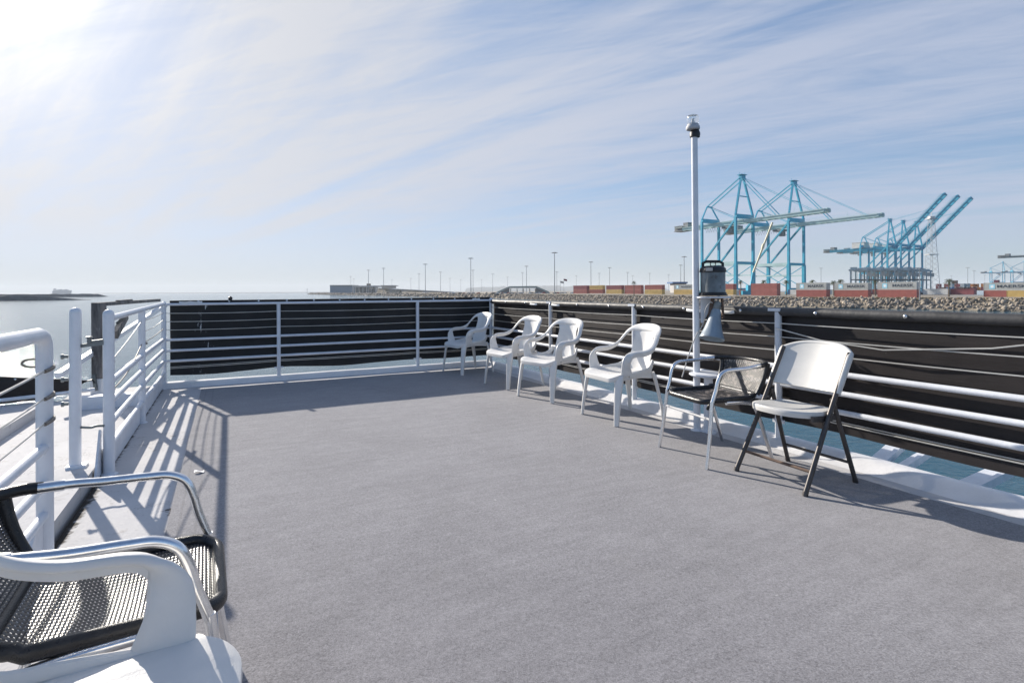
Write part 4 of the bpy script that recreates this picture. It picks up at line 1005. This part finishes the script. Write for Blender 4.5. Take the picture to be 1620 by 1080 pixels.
def sts_crane(name, label, P, yaw, up=False, mc=M_crane, mbm=None, group=None, back=56, house=True):
    o = thing(name, label, 'crane', P, yaw, group); mbm = mbm or M_boom
    G, HB, lw = 27.0, 46.0, 1.3
    for y in (0, -G):
        for x in (-8, 8):
            m_ = MB(); m_.beam((x, y, 1.5), (x, y, 19.5), lw * 1.45, lw * 1.45); m_.beam((x, y, 19.5), (x, y, HB + 2.6), lw * 1.05, lw * 1.05); m_.build('leg', mc, o, smooth=False)
            m_ = MB(); m_.box((x, y, 1.0), 5.5, 1.6, 2.0); m_.beam((x - 3.4, y, .5), (x + 3.4, y, .5), 1.0, 1.0); m_.build('bogie', mc, o, smooth=False)
        m_ = MB(); m_.beam((-8, y, HB + 3.2), (8, y, HB + 3.2), 1.7, 2.6); m_.build('top_beam', mc, o, smooth=False)
        m_ = MB(); m_.beam((-8, y, 20), (8, y, 20), 1.2, 1.6); m_.build('portal_beam', mc, o, smooth=False)
        m_ = MB(); m_.beam((-7.6, y, 3.4), (7.6, y, 3.4), 1.2, 1.5); m_.build('sill_beam', mc, o, smooth=False)
    for x in (-8, 8):
        m_ = MB(); m_.beam((x, -G, 20), (x, 0, 20), 1.3, 1.9); m_.beam((x, -G, 12.5), (x, 0, 12.5), .6, .7); m_.build('side_beam', mbm if not up else mc, o, smooth=False)
        m_ = MB(); m_.beam((x, -G + .6, 20.8), (x, -.5, HB + 1), 1.0, 1.0); m_.build('brace', mc, o, smooth=False)
        m_ = MB(); m_.beam((x, -G, 19), (x, 0, 4), .4, .4); m_.beam((x, -G, 4), (x, 0, 19), .4, .4); m_.build('cross_brace', mc, o, smooth=False)
    # fixed girder and boom
    m_ = MB(); m_.beam((-2.6, -back, HB), (-2.6, 2, HB), 1.1, 2.2); m_.beam((2.6, -back, HB), (2.6, 2, HB), 1.1, 2.2)
    for k in range(11): y = -back + (back) * k / 10; m_.beam((-2.6, y, HB), (2.6, y, HB), .7, 1.4)
    for x in (-3.9, 3.9):
        m_.beam((x, -back, HB + 1.2), (x, 2, HB + 1.2), .8, .12); m_.beam((x, -back, HB + 2.3), (x, 2, HB + 2.3), .1, .1)
    m_.build('girder', mc if up else mbm, o, smooth=False)
    ang = R(47) if up else 0
    piv = Matrix.Translation((0, 3, HB)) @ Matrix.Rotation(ang, 4, 'X')
    m_ = MB(); BL = 65 if up else 50
    for x in (-2.6, 2.6): m_.beam((x, 0, 0), (x, BL, 0), 1.0, 1.7)
    for k in range(13): m_.beam((-2.6, BL * k / 12, 0), (2.6, BL * k / 12, 0), .7, 1.3)
    for x in (-3.7, 3.7): m_.beam((x, 0, 1.1), (x, BL, 1.1), .6, .1); m_.beam((x, 0, 2.2), (x, BL, 2.2), .1, .1)
    m_.beam((-3.2, BL, .2), (3.2, BL, .2), 1.0, 1.6); m_.box((0, BL + .8, .9), 3, 1, 1.0)
    for k in (4, 7, 9): m_.beam((-2.6, BL * k / 12, 1), (-2.6, BL * k / 12, 5.2), .12, .12)
    m_.v = [tuple(piv @ V(a)) for a in m_.v]; bo = m_.build('boom', mc if up else mbm, o, smooth=False)
    # apex frame and stays
    ap = V((0, -1.5, 74))
    m_ = MB()
    for x in (-8, 8): m_.beam((x, 0, HB + 4), (x * .14, ap.y, ap.z), 1.05, 1.05)
    m_.beam((-3.4, -.6, 62), (3.4, -.6, 62), .6, .6); m_.box(ap + V((0, 0, .2)), 3.8, 2.2, 2.4); m_.box(ap + V((0, 0, 1.8)), 5.6, 3.4, .3)
    for x in (-2.5, 2.5): m_.beam(ap + V((x, 0, 1.8)), ap + V((x, 0, 3.4)), .15, .15)
    m_.build('apex_frame', mc, o, smooth=False)
    m_ = MB()
    rt = V((0, -G - 1, HB + 13))
    for x in (-8, 8): m_.beam((x, -G, HB + 4), (x * .25, rt.y, rt.z), .7, .7)
    m_.beam((-2, rt.y, rt.z), (2, rt.y, rt.z), .8, .8); m_.build('rear_frame', mc, o, smooth=False)
    for x in (-2, 2):
        m_ = MB(); m_.beam(ap + V((x, 0, 0)), (x, rt.y, rt.z), .6, .6); m_.build('back_stay', mc, o, smooth=False)
        for f, wd in ((.42, .4), (.86, .2)):
            m_ = MB(); e = piv @ V((x, BL * f, .8))
            if up:
                if f > .5: m_.beam(ap + V((x, 0, 0)), piv @ V((x, BL * .72, 1)), .16, .16); m_.build('fore_stay', mc, o, smooth=False)
            else: m_.beam(ap + V((x, 0, 0)), e, wd, wd); m_.build('fore_stay', mc, o, smooth=False)
        m_ = MB(); m_.beam((x, rt.y, rt.z), (x, -4, HB + 2), .3, .3); m_.build('tie_rod', mc, o, smooth=False)
    if up:
        m_ = MB(); m_.box((0, -G - 4.5, HB + 4.4), 8.5, 13, 5.6); m_.box((0, -G - 4.5, HB + 7.5), 9, 13.5, .4); m_.build('machinery_house', M_house, o, smooth=False)
    m_ = MB(); m_.box((0, -back + 3, HB - 1.0), 7, 8, .4)
    for k in range(5): m_.box((-2.8 + 1.4 * k, -back + 3, HB + .9), .9, 7, 3.2)
    for x in (-3.4, 3.4): m_.beam((x, -back - 1, HB + 2.6), (x, -back + 7, HB + 2.6), .2, .2)
    m_.box((0, -back + 9.5, HB + 2.8), 5.5, 4.5, 3.4); m_.build('cable_reel_platform', M_mach, o, smooth=False)
    m_ = MB(); yt_ = -12 if not up else -34
    m_.box((0, yt_, HB - 2.4), 6.4, 6, 1.4); m_.box((1.2, yt_ + 2.6, HB - 5.0), 2.6, 3.0, 3.2); m_.beam((-3, yt_ - 3, HB - 2), (-3, yt_ + 4, HB - 6.2), .25, .25)
    for k in range(9): m_.sweep([(-3.2, yt_ - 4 - 2 * k, HB - 1.2), (-3.2, yt_ - 5 - 2 * k, HB - 3.8), (-3.2, yt_ - 6 - 2 * k, HB - 1.2)], .09, n=5)
    m_.build('trolley', M_mach, o, smooth=False)
    return o
cw = facing(.475, -.88)
GCR = 'blue ship to shore cranes'
uA = (1178 - CX) / F; dA = 347; sts_crane('gantry_crane', 'tall blue gantry crane with lowered boom, left of the pair behind the mast', (uA * dA, dA, GR), cw, group=GCR)
uB = (1260 - CX) / F; dB = 367
oB = sts_crane('gantry_crane', 'tall blue gantry crane with lowered boom, right of the pair', (uB * dB, dB, GR), cw, group=GCR)
# mobile crane boom leaning in front of the pair
m_ = MB(); m_.beam(B(1191.5, 431, 300), B(1222, 352, 300), .8, .8); m_.beam(B(1206, 393, 299), B(1208, 386, 299), 1.2, 1.2); a0 = B(1191.5, 431, 300)
mo = thing('mobile_crane', 'cream telescopic boom of a mobile crane leaning between the two tall cranes', 'crane', Bg(1188, 300)); m_.build('telescopic_boom', M_yboom, mo, Bg(1188, 300), smooth=False)
m_ = MB(); g0 = Bg(1186, 300); m_.box(g0 + V((0, 0, 1.5)), 9, 3, 2.2); m_.box(g0 + V((.5, 0, 4)), 4, 3, 3.2); m_.beam(g0 + V((.6, 0, 5)), a0, .9, .9); m_.build('carrier', M_crane, mo, Bg(1188, 300), smooth=False)
for (px_, d_, lb) in ((1411, 569, 'blue gantry crane with raised boom, leftmost of the three raised booms'), (1432, 581, 'blue gantry crane with raised boom, middle of the three raised booms'), (1453, 593, 'blue gantry crane with raised boom, rightmost of the three raised booms')):
    u = (px_ - CX) / F; sts_crane('gantry_crane', lb, (u * d_, d_, GR), cw, True, group=GCR, back=70)
u = 1.0; sts_crane('gantry_crane', 'dark grey rear end of a gantry crane entering at the right edge', (700, 705, GR), cw, mc=M_craned, mbm=M_craned, group=GCR, back=60)
for px_, d_, lb in ((1588, 1480, 'small distant blue gantry crane near the right edge, left one'), (1622, 1440, 'small distant blue gantry crane cut by the right edge')):
    u = (px_ - CX) / F; sts_crane('gantry_crane', lb, (u * d_, d_, GR), facing(.9, -.43), mbm=M_crane, group=GCR, back=48)

# ---------------------------------------------------------------- straddle carriers
M_strad = mat('straddle carrier grey', (.44, .52, .54), .55, var=.15, scale=.5); M_tyre = mat('tyre', (.03, .03, .03), .8)
sc0 = thing('straddle_carrier', '', 'straddle carrier')
for x in (-2.2, 2.2):
    for y in (-4, 4): m_ = MB(); m_.beam((x, y, 1), (x, y, 14), .85, .6); m_.build('leg', M_strad, sc0, smooth=False)
    m_ = MB(); m_.beam((x, -4.8, 1.5), (x, 4.8, 1.5), .8, 1.0); m_.build('wheel_beam', M_strad, sc0, smooth=False)
    for y in (-4, -1.4, 1.4, 4): m_ = MB(); m_.lathe([(.3, -.22), (.75, -.2), (.75, .2), (.3, .22)], (x, y, .75), (1, 0, 0), 14); m_.build('wheel', M_tyre, sc0)
m_ = MB(); m_.box((0, 0, 14.2), 5.2, 9.8, .9); m_.box((0, -2.5, 15.2), 3.4, 3.2, 1.4); m_.box((.6, 2.4, 15.0), 1.8, 2.4, .9)
for y in (-4.8, 4.8): m_.beam((-2.6, y, 15.6), (2.6, y, 15.6), .1, .1)
m_.build('top_frame', M_strad, sc0, smooth=False)
m_ = MB(); m_.box((-2.0, 4.9, 11.8), 1.9, 1.7, 2.2); m_.build('operator_cab', M_house, sc0, smooth=False)
m_ = MB(); m_.box((0, 0, 8.6), 2.6, 8, .6); m_.beam((-1, -3, 9), (-1, -3, 13.6), .15, .15); m_.beam((1, 3, 9), (1, 3, 13.6), .15, .15); m_.build('spreader', M_mach, sc0, smooth=False)
for i in range(15):
    o = sc0 if i == 0 else copy_tree(sc0)
    x = 1359 + i * 7.2; d = 318 + (i % 3) * 13; o.location = Bg(x, d); o.rotation_euler.z = cw + .45
    tag(o, 'tall grey straddle carrier parked in the row under the raised cranes', group='straddle carriers parked in a row')
for i, (x, k) in enumerate(((1400, 'green'), (1411, 'blue'))):
    P = Bg(x, 430); container((P.x, P.y, GR + 5.9), cyaw + 1.2, 6.1, k, f'{k} container high among the straddle carriers', GY)

# lattice tower with dish top
m_ = MB(); tw = Bg(1474, 455)
lt = thing('lattice_tower', 'thin grey lattice radio tower beside the raised booms', 'tower', tw)
hT = B(1474, 347, 455).z - GR
for sx, sy in ((-1, -1), (1, -1), (1, 1), (-1, 1)): m_.beam(tw + V((sx * 4, sy * 4, 0)), tw + V((sx * 1.5, sy * 1.5, hT)), .22, .22)
for k in range(14):
    f0, f1 = k / 14, (k + 1) / 14; r0, r1 = 4 - 2.5 * f0, 4 - 2.5 * f1
    for (ax_, ay_), (bx_, by_) in (((-1, -1), (1, -1)), ((1, -1), (1, 1)), ((1, 1), (-1, 1)), ((-1, 1), (-1, -1))):
        m_.beam(tw + V((ax_ * r0, ay_ * r0, hT * f0)), tw + V((bx_ * r1, by_ * r1, hT * f1)), .1, .1); m_.beam(tw + V((bx_ * r0, by_ * r0, hT * f0)), tw + V((ax_ * r1, ay_ * r1, hT * f1)), .1, .1)
m_.build('mast_frame', mat('tower grey', (.40, .42, .44), .6), lt, tw, smooth=False)
m_ = MB(); m_.box(tw + V((0, 0, hT + .4)), 6.5, 5, .5); m_.box(tw + V((0, 0, hT + 1.6)), 4, 3, 1.6); m_.beam(tw + V((0, 0, hT)), tw + V((0, 0, hT + 6)), .3, .3); m_.build('platform', M_house, lt, tw, smooth=False)
m_ = MB(); m_.box(tw + V((0, 0, hT * .52)), 8, 6, .5); m_.build('platform', M_house, lt, tw, smooth=False)

# ---------------------------------------------------------------- light masts
M_pole = mat('mast grey', (.34, .35, .36), .6)
LM = [(583, 427, 3), (607, 424, 3), (663, 432.6, 2), (673, 417.4, 4), (697, 430, 2), (745, 408, 5), (748.5, 427, 3), (779.5, 433, 2), (826.7, 431, 2), (833, 420.7, 4), (877.5, 399, 5), (881, 429.5, 2), (911.8, 436, 2),
      (935, 414, 5), (948, 432, 2), (964.5, 423, 3), (993, 430.6, 2), (1028, 432, 2), (1077, 419, 3), (1082.5, 405.5, 4), (1299, 424, 3), (1531, 423, 3), (1541, 428, 2), (1558, 435, 2), (1455, 424, 0), (555, 437, 2), (560, 441, 2), (620, 442, 2), (650, 440, 2), (712, 440, 2), (729, 442, 2), (762, 442, 2), (803, 438, 2), (1001, 436, 2), (1058, 434, 2), (1505, 436, 2)]
mast0 = None
ORD = ['first', 'second', 'third', 'fourth', 'fifth', 'sixth', 'seventh', 'eighth', 'ninth', 'tenth', 'eleventh', 'twelfth', 'thirteenth', 'fourteenth', 'fifteenth', 'sixteenth', 'seventeenth', 'eighteenth', 'nineteenth', 'twentieth',
       'twenty first', 'twenty second', 'twenty third', 'twenty fourth', 'twenty fifth', 'twenty sixth', 'twenty seventh', 'twenty eighth', 'twenty ninth', 'thirtieth', 'thirty first', 'thirty second', 'thirty third', 'thirty fourth', 'thirty fifth', 'thirty sixth']
lm0 = thing('light_mast', '', 'light mast')
m_ = MB(); m_.sweep([(0, 0, 0), (0, 0, 36)], [.26, .16], n=8); m_.build('pole', M_pole, lm0)
m_ = MB(); m_.lathe([(.3, 35.4), (1.2, 35.6), (1.2, 35.9), (.3, 36.1)], n=12); [m_.box((1.4 * math.cos(a), 1.4 * math.sin(a), 35.5), .6, .6, .5) for a in np.linspace(0, 5.2, 6)]; m_.build('lamp_ring', M_pole, lm0)
first = True
for i, (x, yt, k) in enumerate(sorted(LM)):
    yh = CY - ROLL * (x - CX); d = F * (36 + GR - H) / (yh - yt) if k else 152
    o = lm0 if first else copy_tree(lm0); first = False
    o.location = Bg(x, d)
    if not k: o.scale = (.55, .55, (B(x, yt, d).z - GR) / 36)
    elif d > 1000: o.scale = (1.5, 1.5, 1)
    tag(o, f'{ORD[i]} tall light mast from the left along the port skyline', group='light masts along the port')

# ---------------------------------------------------------------- palms
M_frond = mat('palm frond', (.075, .105, .045), .6, var=.35, scale=2); M_trunk = mat('palm trunk', (.16, .125, .09), .9, var=.25, scale=2)
def palm(x, yc, d, sc, label):
    P = Bg(x, d); c = B(x, yc, d); hgt = c.z - GR
    o = thing('palm_tree', label, 'palm tree', P, 0, 'palm trees behind the containers'); r = random.Random(int(x))
    m_ = MB(); m_.sweep([(0, 0, 0), (r.uniform(-.2, .2), 0, hgt * .5), (0, 0, hgt)], [.30, .22, .24], n=10, smooth=4); m_.build('trunk', M_trunk, o)
    m_ = MB()
    for k in range(34):
        az = r.uniform(0, 6.28); el0 = r.uniform(-.5, 1.25); L = sc * r.uniform(.75, 1.1)
        dr = V((math.cos(az), math.sin(az), 0)); sd = V((-dr.y, dr.x, 0)); pts_ = []
        for q in range(7): f = q / 6; pts_.append(V((0, 0, hgt)) + dr * (L * f * math.cos(el0) ) + V((0, 0, L * (f * math.sin(el0) - .62 * f * f))))
        for q in range(6):
            a, b = pts_[q], pts_[q + 1]; wd = L * .30 * (math.sin(math.pi * (q + .8) / 7))
            for s_ in (-1, 1):
                for e in range(2):
                    p0 = a.lerp(b, e * .5); m_.add([p0, p0 + (b - a) * .28, p0 + (b - a) * .8 + sd * (s_ * wd) + V((0, 0, -wd * .45))], [(0, 1, 2)])
    m_.build('crown', M_frond, o, smooth=False)
for x, yc, d, sc, lb in ((1003, 446.0, 345, 1.9, 'small round palm above the fourth red container stack'), (1172, 445.5, 290, 2.0, 'palm tree at the foot of the left tall crane'), (1208, 445, 288, 2.0, 'palm tree between the two tall cranes'),
                         (1244, 445, 284, 2.1, 'palm tree beside the right tall crane, left of the grey container'), (1285, 444.5, 276, 2.0, 'palm tree peeking over the first lettered container right of the cranes'), (1319, 446, 262, 2.1, 'left palm of the close pair behind lettered containers'),
                         (1330, 444, 262, 2.2, 'right palm of the close pair behind lettered containers'), (1385, 444.5, 250, 1.7, 'palm tree between the two lettered containers on the right'), (1501, 443.5, 215, 2.2, 'lone palm tree left of the right edge container')):
    palm(x, yc, d, sc, lb)

# ---------------------------------------------------------------- low buildings, overpass, cars, flags
M_shed = mat('blue grey cladding', (.17, .24, .32), .6, var=.06, scale=.1); M_pale = mat('pale concrete', (.48, .47, .46), .8, var=.08, scale=.2); M_inshade = mat('dark interior shade', (.05, .09, .13), .15)
M_asph = mat('roof grey', (.22, .22, .22), .9)
def bx(name, m, par, org, x0, x1, y0, y1, d, dep):
    m_ = MB(); a, b = B(x0, y0, d), B(x1, y1, d); c = (a + b) / 2; m_.box(c + V((0, dep / 2, 0)), abs(b.x - a.x), dep, abs(a.z - b.z)); return m_.build(name, m, par, org, smooth=False)
g0 = Bg(539, 1100); o = thing('shed', 'plain blue grey shed at the left end of the shore', 'building', g0)
bx('wall', M_shed, o, g0, 522, 557, 452, 463.4, 1100, 40); bx('roof', M_asph, o, g0, 521.5, 557.5, 450.9, 451.95, 1098, 44)
g0 = Bg(577, 1050); o = thing('canopy_building', 'pale canopy building with white columns beside the blue grey shed', 'building', g0)
bx('roof', M_pale, o, g0, 557, 597, 451.8, 454, 1040, 50); bx('wall', M_inshade, o, g0, 561, 594, 454.1, 463.2, 1062, 20)  # dark wall colour stands in for the shaded interior under the canopy
for x in (558.5, 562, 568, 574, 580, 587, 594): bx('column', M_pale, o, g0, x - .5, x + .5, 454.1, 463.3, 1041, 1.5)
bx('window', M_star, o, g0, 584, 591, 454.5, 458.0, 1060.5, .8); bx('roof_tank', M_trunk, o, g0, 580, 585, 448.5, 451.7, 1050, 8)
g0 = Bg(630, 950); o = thing('terraced_bank', 'long pale sloping embankment behind the left shore', 'embankment', g0)
m_ = MB(); a, b_ = Bg(596, 1000), Bg(716, 900); h1, h2 = 9.0, 1.2; n_ = V((.1, 1, 0)) * 60
m_.hexa([a, b_, b_ + n_, a + n_, a + V((0, 12, h1)), b_ + V((0, 12, h2)), b_ + n_ + V((0, 0, h2)), a + n_ + V((0, 0, h1))]); m_.build('slope', gmat, o, g0, smooth=False)
m_ = MB(); m_.beam(a + V((0, 11, h1 + .2)), b_ + V((0, 11, h2 + .2)), 1, 1.2); m_.build('parapet', M_pale, o, g0, smooth=False)
bx('roof', M_pale, o, g0, 602, 625, 451.2, 452.2, 990, 30); bx('wall', M_pale, o, g0, 604, 623, 452.3, 456, 995, 20)
g0 = Bg(828, 640); o = thing('overpass', 'low grey road overpass with green parapet and sloping ramps', 'overpass', g0)
P0, P1, P2, P3 = Bg(786, 640), Bg(806, 640), Bg(848, 640), Bg(868, 640); hz = 6.8
for (a, b_, ha, hb) in ((P0, P1, .3, hz), (P1, P2, hz, hz), (P2, P3, hz, .3)):
    m_ = MB(); m_.beam(a + V((0, 0, ha)), b_ + V((0, 0, hb)), 12, .9); m_.build('deck_slab', M_pale, o, g0, smooth=False)
    m_ = MB(); m_.beam(a + V((0, -6.1, ha + 1.0)), b_ + V((0, -6.1, hb + 1.0)), .3, 1.1); m_.build('parapet', mat('green parapet', (.22, .30, .27), .7), o, g0, smooth=False)
for (a, b_) in ((P0, P1), (P3, P2)):
    m_ = MB(); m_.add([a + V((0, -4, 0)), b_ + V((0, -4, 0)), b_ + V((0, -4, hz - .4)), a + V((0, 4, 0)), b_ + V((0, 4, 0)), b_ + V((0, 4, hz - .4))], [(0, 1, 2), (5, 4, 3), (0, 3, 4, 1), (1, 4, 5, 2), (2, 5, 3, 0)]); m_.build('ramp_wall', M_asph, o, g0, smooth=False)
for x in (808, 818, 828, 838, 847): bx('pier', M_pale, o, g0, x - .7, x + .7, 456.5, 464, 640, 6)
g0 = Bg(1075, 330); o = thing('gate_canopy', 'blue topped gate canopy behind the lettered container left of the mast', 'building', g0)
bx('roof', mat('canopy blue', (.07, .16, .33), .5), o, g0, 1064, 1088, 445.8, 448.2, 330, 12); bx('wall', M_pale, o, g0, 1066, 1086, 448.3, 463, 333, 8)
car0 = None; CARS = [mat(n, c, .3, .1, .05) for n, c in (('car white', (.6, .6, .6)), ('car dark', (.04, .045, .05)), ('car silver', (.32, .33, .34)), ('car red', (.32, .04, .04)))]
def car(P, yaw, m):
    o = thing('parked_car', 'small parked car in the port lot left of the overpass', 'car', P, yaw, 'cars parked along the shore road')
    m_ = MB(); m_.box((0, 0, .62), 1.8, 4.4, .75); m_.hexa([(-.8, -1.5, 1.0), (.8, -1.5, 1.0), (.8, 1.2, 1.0), (-.8, 1.2, 1.0), (-.65, -1.0, 1.5), (.65, -1.0, 1.5), (.65, .5, 1.5), (-.65, .5, 1.5)]); m_.build('body', m, o, smooth=False)
    for x in (-.85, .85):
        for y in (-1.4, 1.4): m_ = MB(); m_.lathe([(.1, -.1), (.33, -.1), (.33, .1), (.1, .1)], (x, y, .33), (1, 0, 0), 10); m_.build('wheel', M_tyre, o)
random.seed(9)
for i in range(46):
    x = random.uniform(700, 905); d = random.uniform(.86, 1.0) * (640 if x > 770 else 700)
    if 790 < x < 866 and i % 2: d = 585
    car(Bg(x, d), random.uniform(1.2, 1.9), CARS[random.choice((0, 0, 1, 1, 2, 2, 3))])
for x, yt, lb, fcol in ((892, 440.5, 'taller flagpole with a small dark flag left of the container row', (.20, .06, .07)), (886.5, 444, 'shorter flagpole with a pale flag left of the container row', (.45, .42, .40))):
    P = Bg(x, 430); hgt = B(x, yt, 430).z - GR; o = thing('flagpole', lb, 'flagpole', P, 0, 'flagpoles on the shore')
    m_ = MB(); m_.sweep([(0, 0, 0), (0, 0, hgt)], [.12, .08], n=6); m_.build('pole', M_pole, o)
    m_ = MB(); m_.grid(lambda u, v: ((u * 2.6, .25 * math.sin(u * 6), hgt - .2 - 1.5 * v - .5 * u), (0, 1, 0)), 8, 3, .03); m_.build('flag', mat('flag ' + str(x), fcol, .8), o)
M_bush = mat('shrub', (.06, .075, .04), .8, var=.4, scale=1)
for x, d, s_, lb in ((633.5, 760, 4.2, 'single dark shrub standing on the left shore'), (707, 585, 1.8, 'small dark bush on the boulders of the left shore')):
    P = Bg(x, d); o = thing('shrub', lb, 'shrub', P); m_ = MB(); r = random.Random(3)
    for k in range(260):
        a = r.uniform(0, 6.28); h = r.random(); rr = s_ * .38 * math.sin(math.pi * min(.97, .12 + h * .85)) * r.uniform(.5, 1); p = V((rr * math.cos(a), rr * math.sin(a), .3 + h * s_)); e = s_ * .09
        m_.add([p + V((r.uniform(-e, e), r.uniform(-e, e), r.uniform(-e, e))) for _ in range(3)], [(0, 1, 2)])
    m_.build('foliage', M_bush, o, smooth=False); m_ = MB(); m_.sweep([(0, 0, 0), (0, 0, s_ * .7)], [.12, .05], n=6); m_.build('stem', M_trunk, o)
# channel marker at the tip of the shore
P = Bg(486, 1330); o = thing('channel_marker', 'thin marker post at the left tip of the shore', 'marker', P); m_ = MB(); m_.sweep([(0, 0, -1), (0, 0, 9)], .35, n=6); m_.build('post', M_pole, o); m_ = MB(); m_.box((0, 0, 9), 2.4, .4, 1.6); m_.build('board', M_pole, o, smooth=False)

# ---------------------------------------------------------------- breakwaters, ship, hills
M_bw = mat('breakwater rock', (.10, .105, .11), .95, var=.3, scale=.3)
def breakwater(name, label, x0, d0, x1, d1, ztop, wdt, bump, tail=8):
    a, b_ = Bg(x0, d0), Bg(x1, d1); L = (b_ - a).length; n = int(L / 5); t_ = (b_ - a).normalized(); sd = V((-t_.y, t_.x, 0)); vs = []
    prof = [(-.5, SEA - 1), (-.26, None), (-.12, 1), (.12, 1), (.26, None), (.5, SEA - 1)]
    for i in range(n + 1):
        p = a.lerp(b_, i / n); e = min(1, (n - i) / tail, i / tail + .4)
        for w_, k in prof:
            nz = mnoise.noise(V((i * .9, w_ * 9, ztop))) + .5 * mnoise.noise(V((i * 2.3, w_ * 5, 2)))
            z = k if k not in (None, 1) else (SEA + (ztop - SEA) * e * (.55 if k is None else 1) + nz * bump)
            vs.append((p.x + sd.x * w_ * wdt, p.y + sd.y * w_ * wdt, z))
    m_ = MB(); K = len(prof); m_.add(vs, [(i * K + j, i * K + j + 1, (i + 1) * K + j + 1, (i + 1) * K + j) for i in range(n) for j in range(K - 1)])
    return tag(m_.build(name, M_bw, None, a, smooth=False), label, 'breakwater')
breakwater('breakwater', 'nearer blue grey rock breakwater at the far left', -420, 330, 142, 470, -1.2, 11, .4)
breakwater('breakwater', 'farther rock breakwater with ragged top, ending right of the ship', -500, 560, 173, 850, -.6, 16, .9, 3)
breakwater('breakwater', 'thin dark breakwater line on the horizon behind the far railing', 150, 4200, 560, 3400, -1.2, 60, .3, 4)
sP = Bg(98, 3600, SEA); so_ = thing('cargo_ship', 'hazy pale cargo ship on the horizon at the far left', 'ship', sP, R(34))
M_ship = mat('ship hull', (.20, .24, .30), .6); Lh, Wh = 96, 26
m_ = MB(); vs = []; st = [(-.5, .8), (-.42, 1), (.3, 1), (.42, .7), (.5, .05)]
for f, w_ in st:
    fl = 1.0 + (.06 if f > .3 else 0)
    for s_, z in ((-1, -1), (-1, 19 + 4 * max(0, f - .25) * 4), (1, 19 + 4 * max(0, f - .25) * 4), (1, -1)): vs.append((f * Lh * (1 if z < 0 else fl), s_ * w_ * Wh / 2 * (.8 if z < 0 else 1), z))
fs = [(i * 4 + j, i * 4 + (j + 1) % 4, i * 4 + 4 + (j + 1) % 4, i * 4 + 4 + j) for i in range(4) for j in range(4)] + [(0, 1, 2, 3), (19, 18, 17, 16)]
m_.add(vs, fs); m_.build('hull', M_ship, so_, smooth=False)
m_ = MB(); m_.box((-36, 0, 25), 14, 22, 14); m_.box((-36, 0, 33), 8, 24, 3); m_.build('superstructure', M_house, so_, smooth=False)
m_ = MB(); [m_.box((-22 + 9 * k, 0, 22.5 + (k % 3)), 8.4, 22, 7 + 2 * (k % 3)) for k in range(7)]; m_.build('deck_cargo', M_ship, so_, smooth=False)
M_hill = mat('far hill', (.10, .12, .12), .95)
m_ = MB(); X = np.linspace(735, 1060, 80); vs = []
for x in X:
    env = math.sin(math.pi * (x - 735) / 325) ** .6; hgt = 34 + 44 * env * (.55 + .8 * mnoise.noise(V((x * .035, 1, 0))) + .35 * mnoise.noise(V((x * .12, 3, 0))))
    p = Bg(x, 6200); vs += [(p.x, p.y, SEA), (p.x, p.y + 250, max(4, hgt)), (p.x, p.y + 900, SEA)]
m_.add(vs, [(i * 3 + j, i * 3 + j + 1, i * 3 + 4 + j, i * 3 + 3 + j) for i in range(79) for j in range(2)])
tag(m_.build('hills', M_hill), kind='structure')

# ---------------------------------------------------------------- haze
HAZE = 1.1e-4
hm = bpy.data.materials.new('haze'); hm.use_nodes = True; ht = NT(hm.node_tree); ht.n.clear()
pv = ht.new('ShaderNodeVolumePrincipled'); pv.inputs['Color'].default_value = (.93, .96, 1, 1); pv.inputs['Density'].default_value = HAZE; pv.inputs['Anisotropy'].default_value = .1
ou = ht.new('ShaderNodeOutputMaterial'); ht.l.new(pv.outputs[0], ou.inputs['Volume'])
m_ = MB(); m_.box((0, 0, (-7.0 + 118) / 2), 18400, 18400, 125); tag(m_.build('haze', hm, smooth=False), kind='stuff')
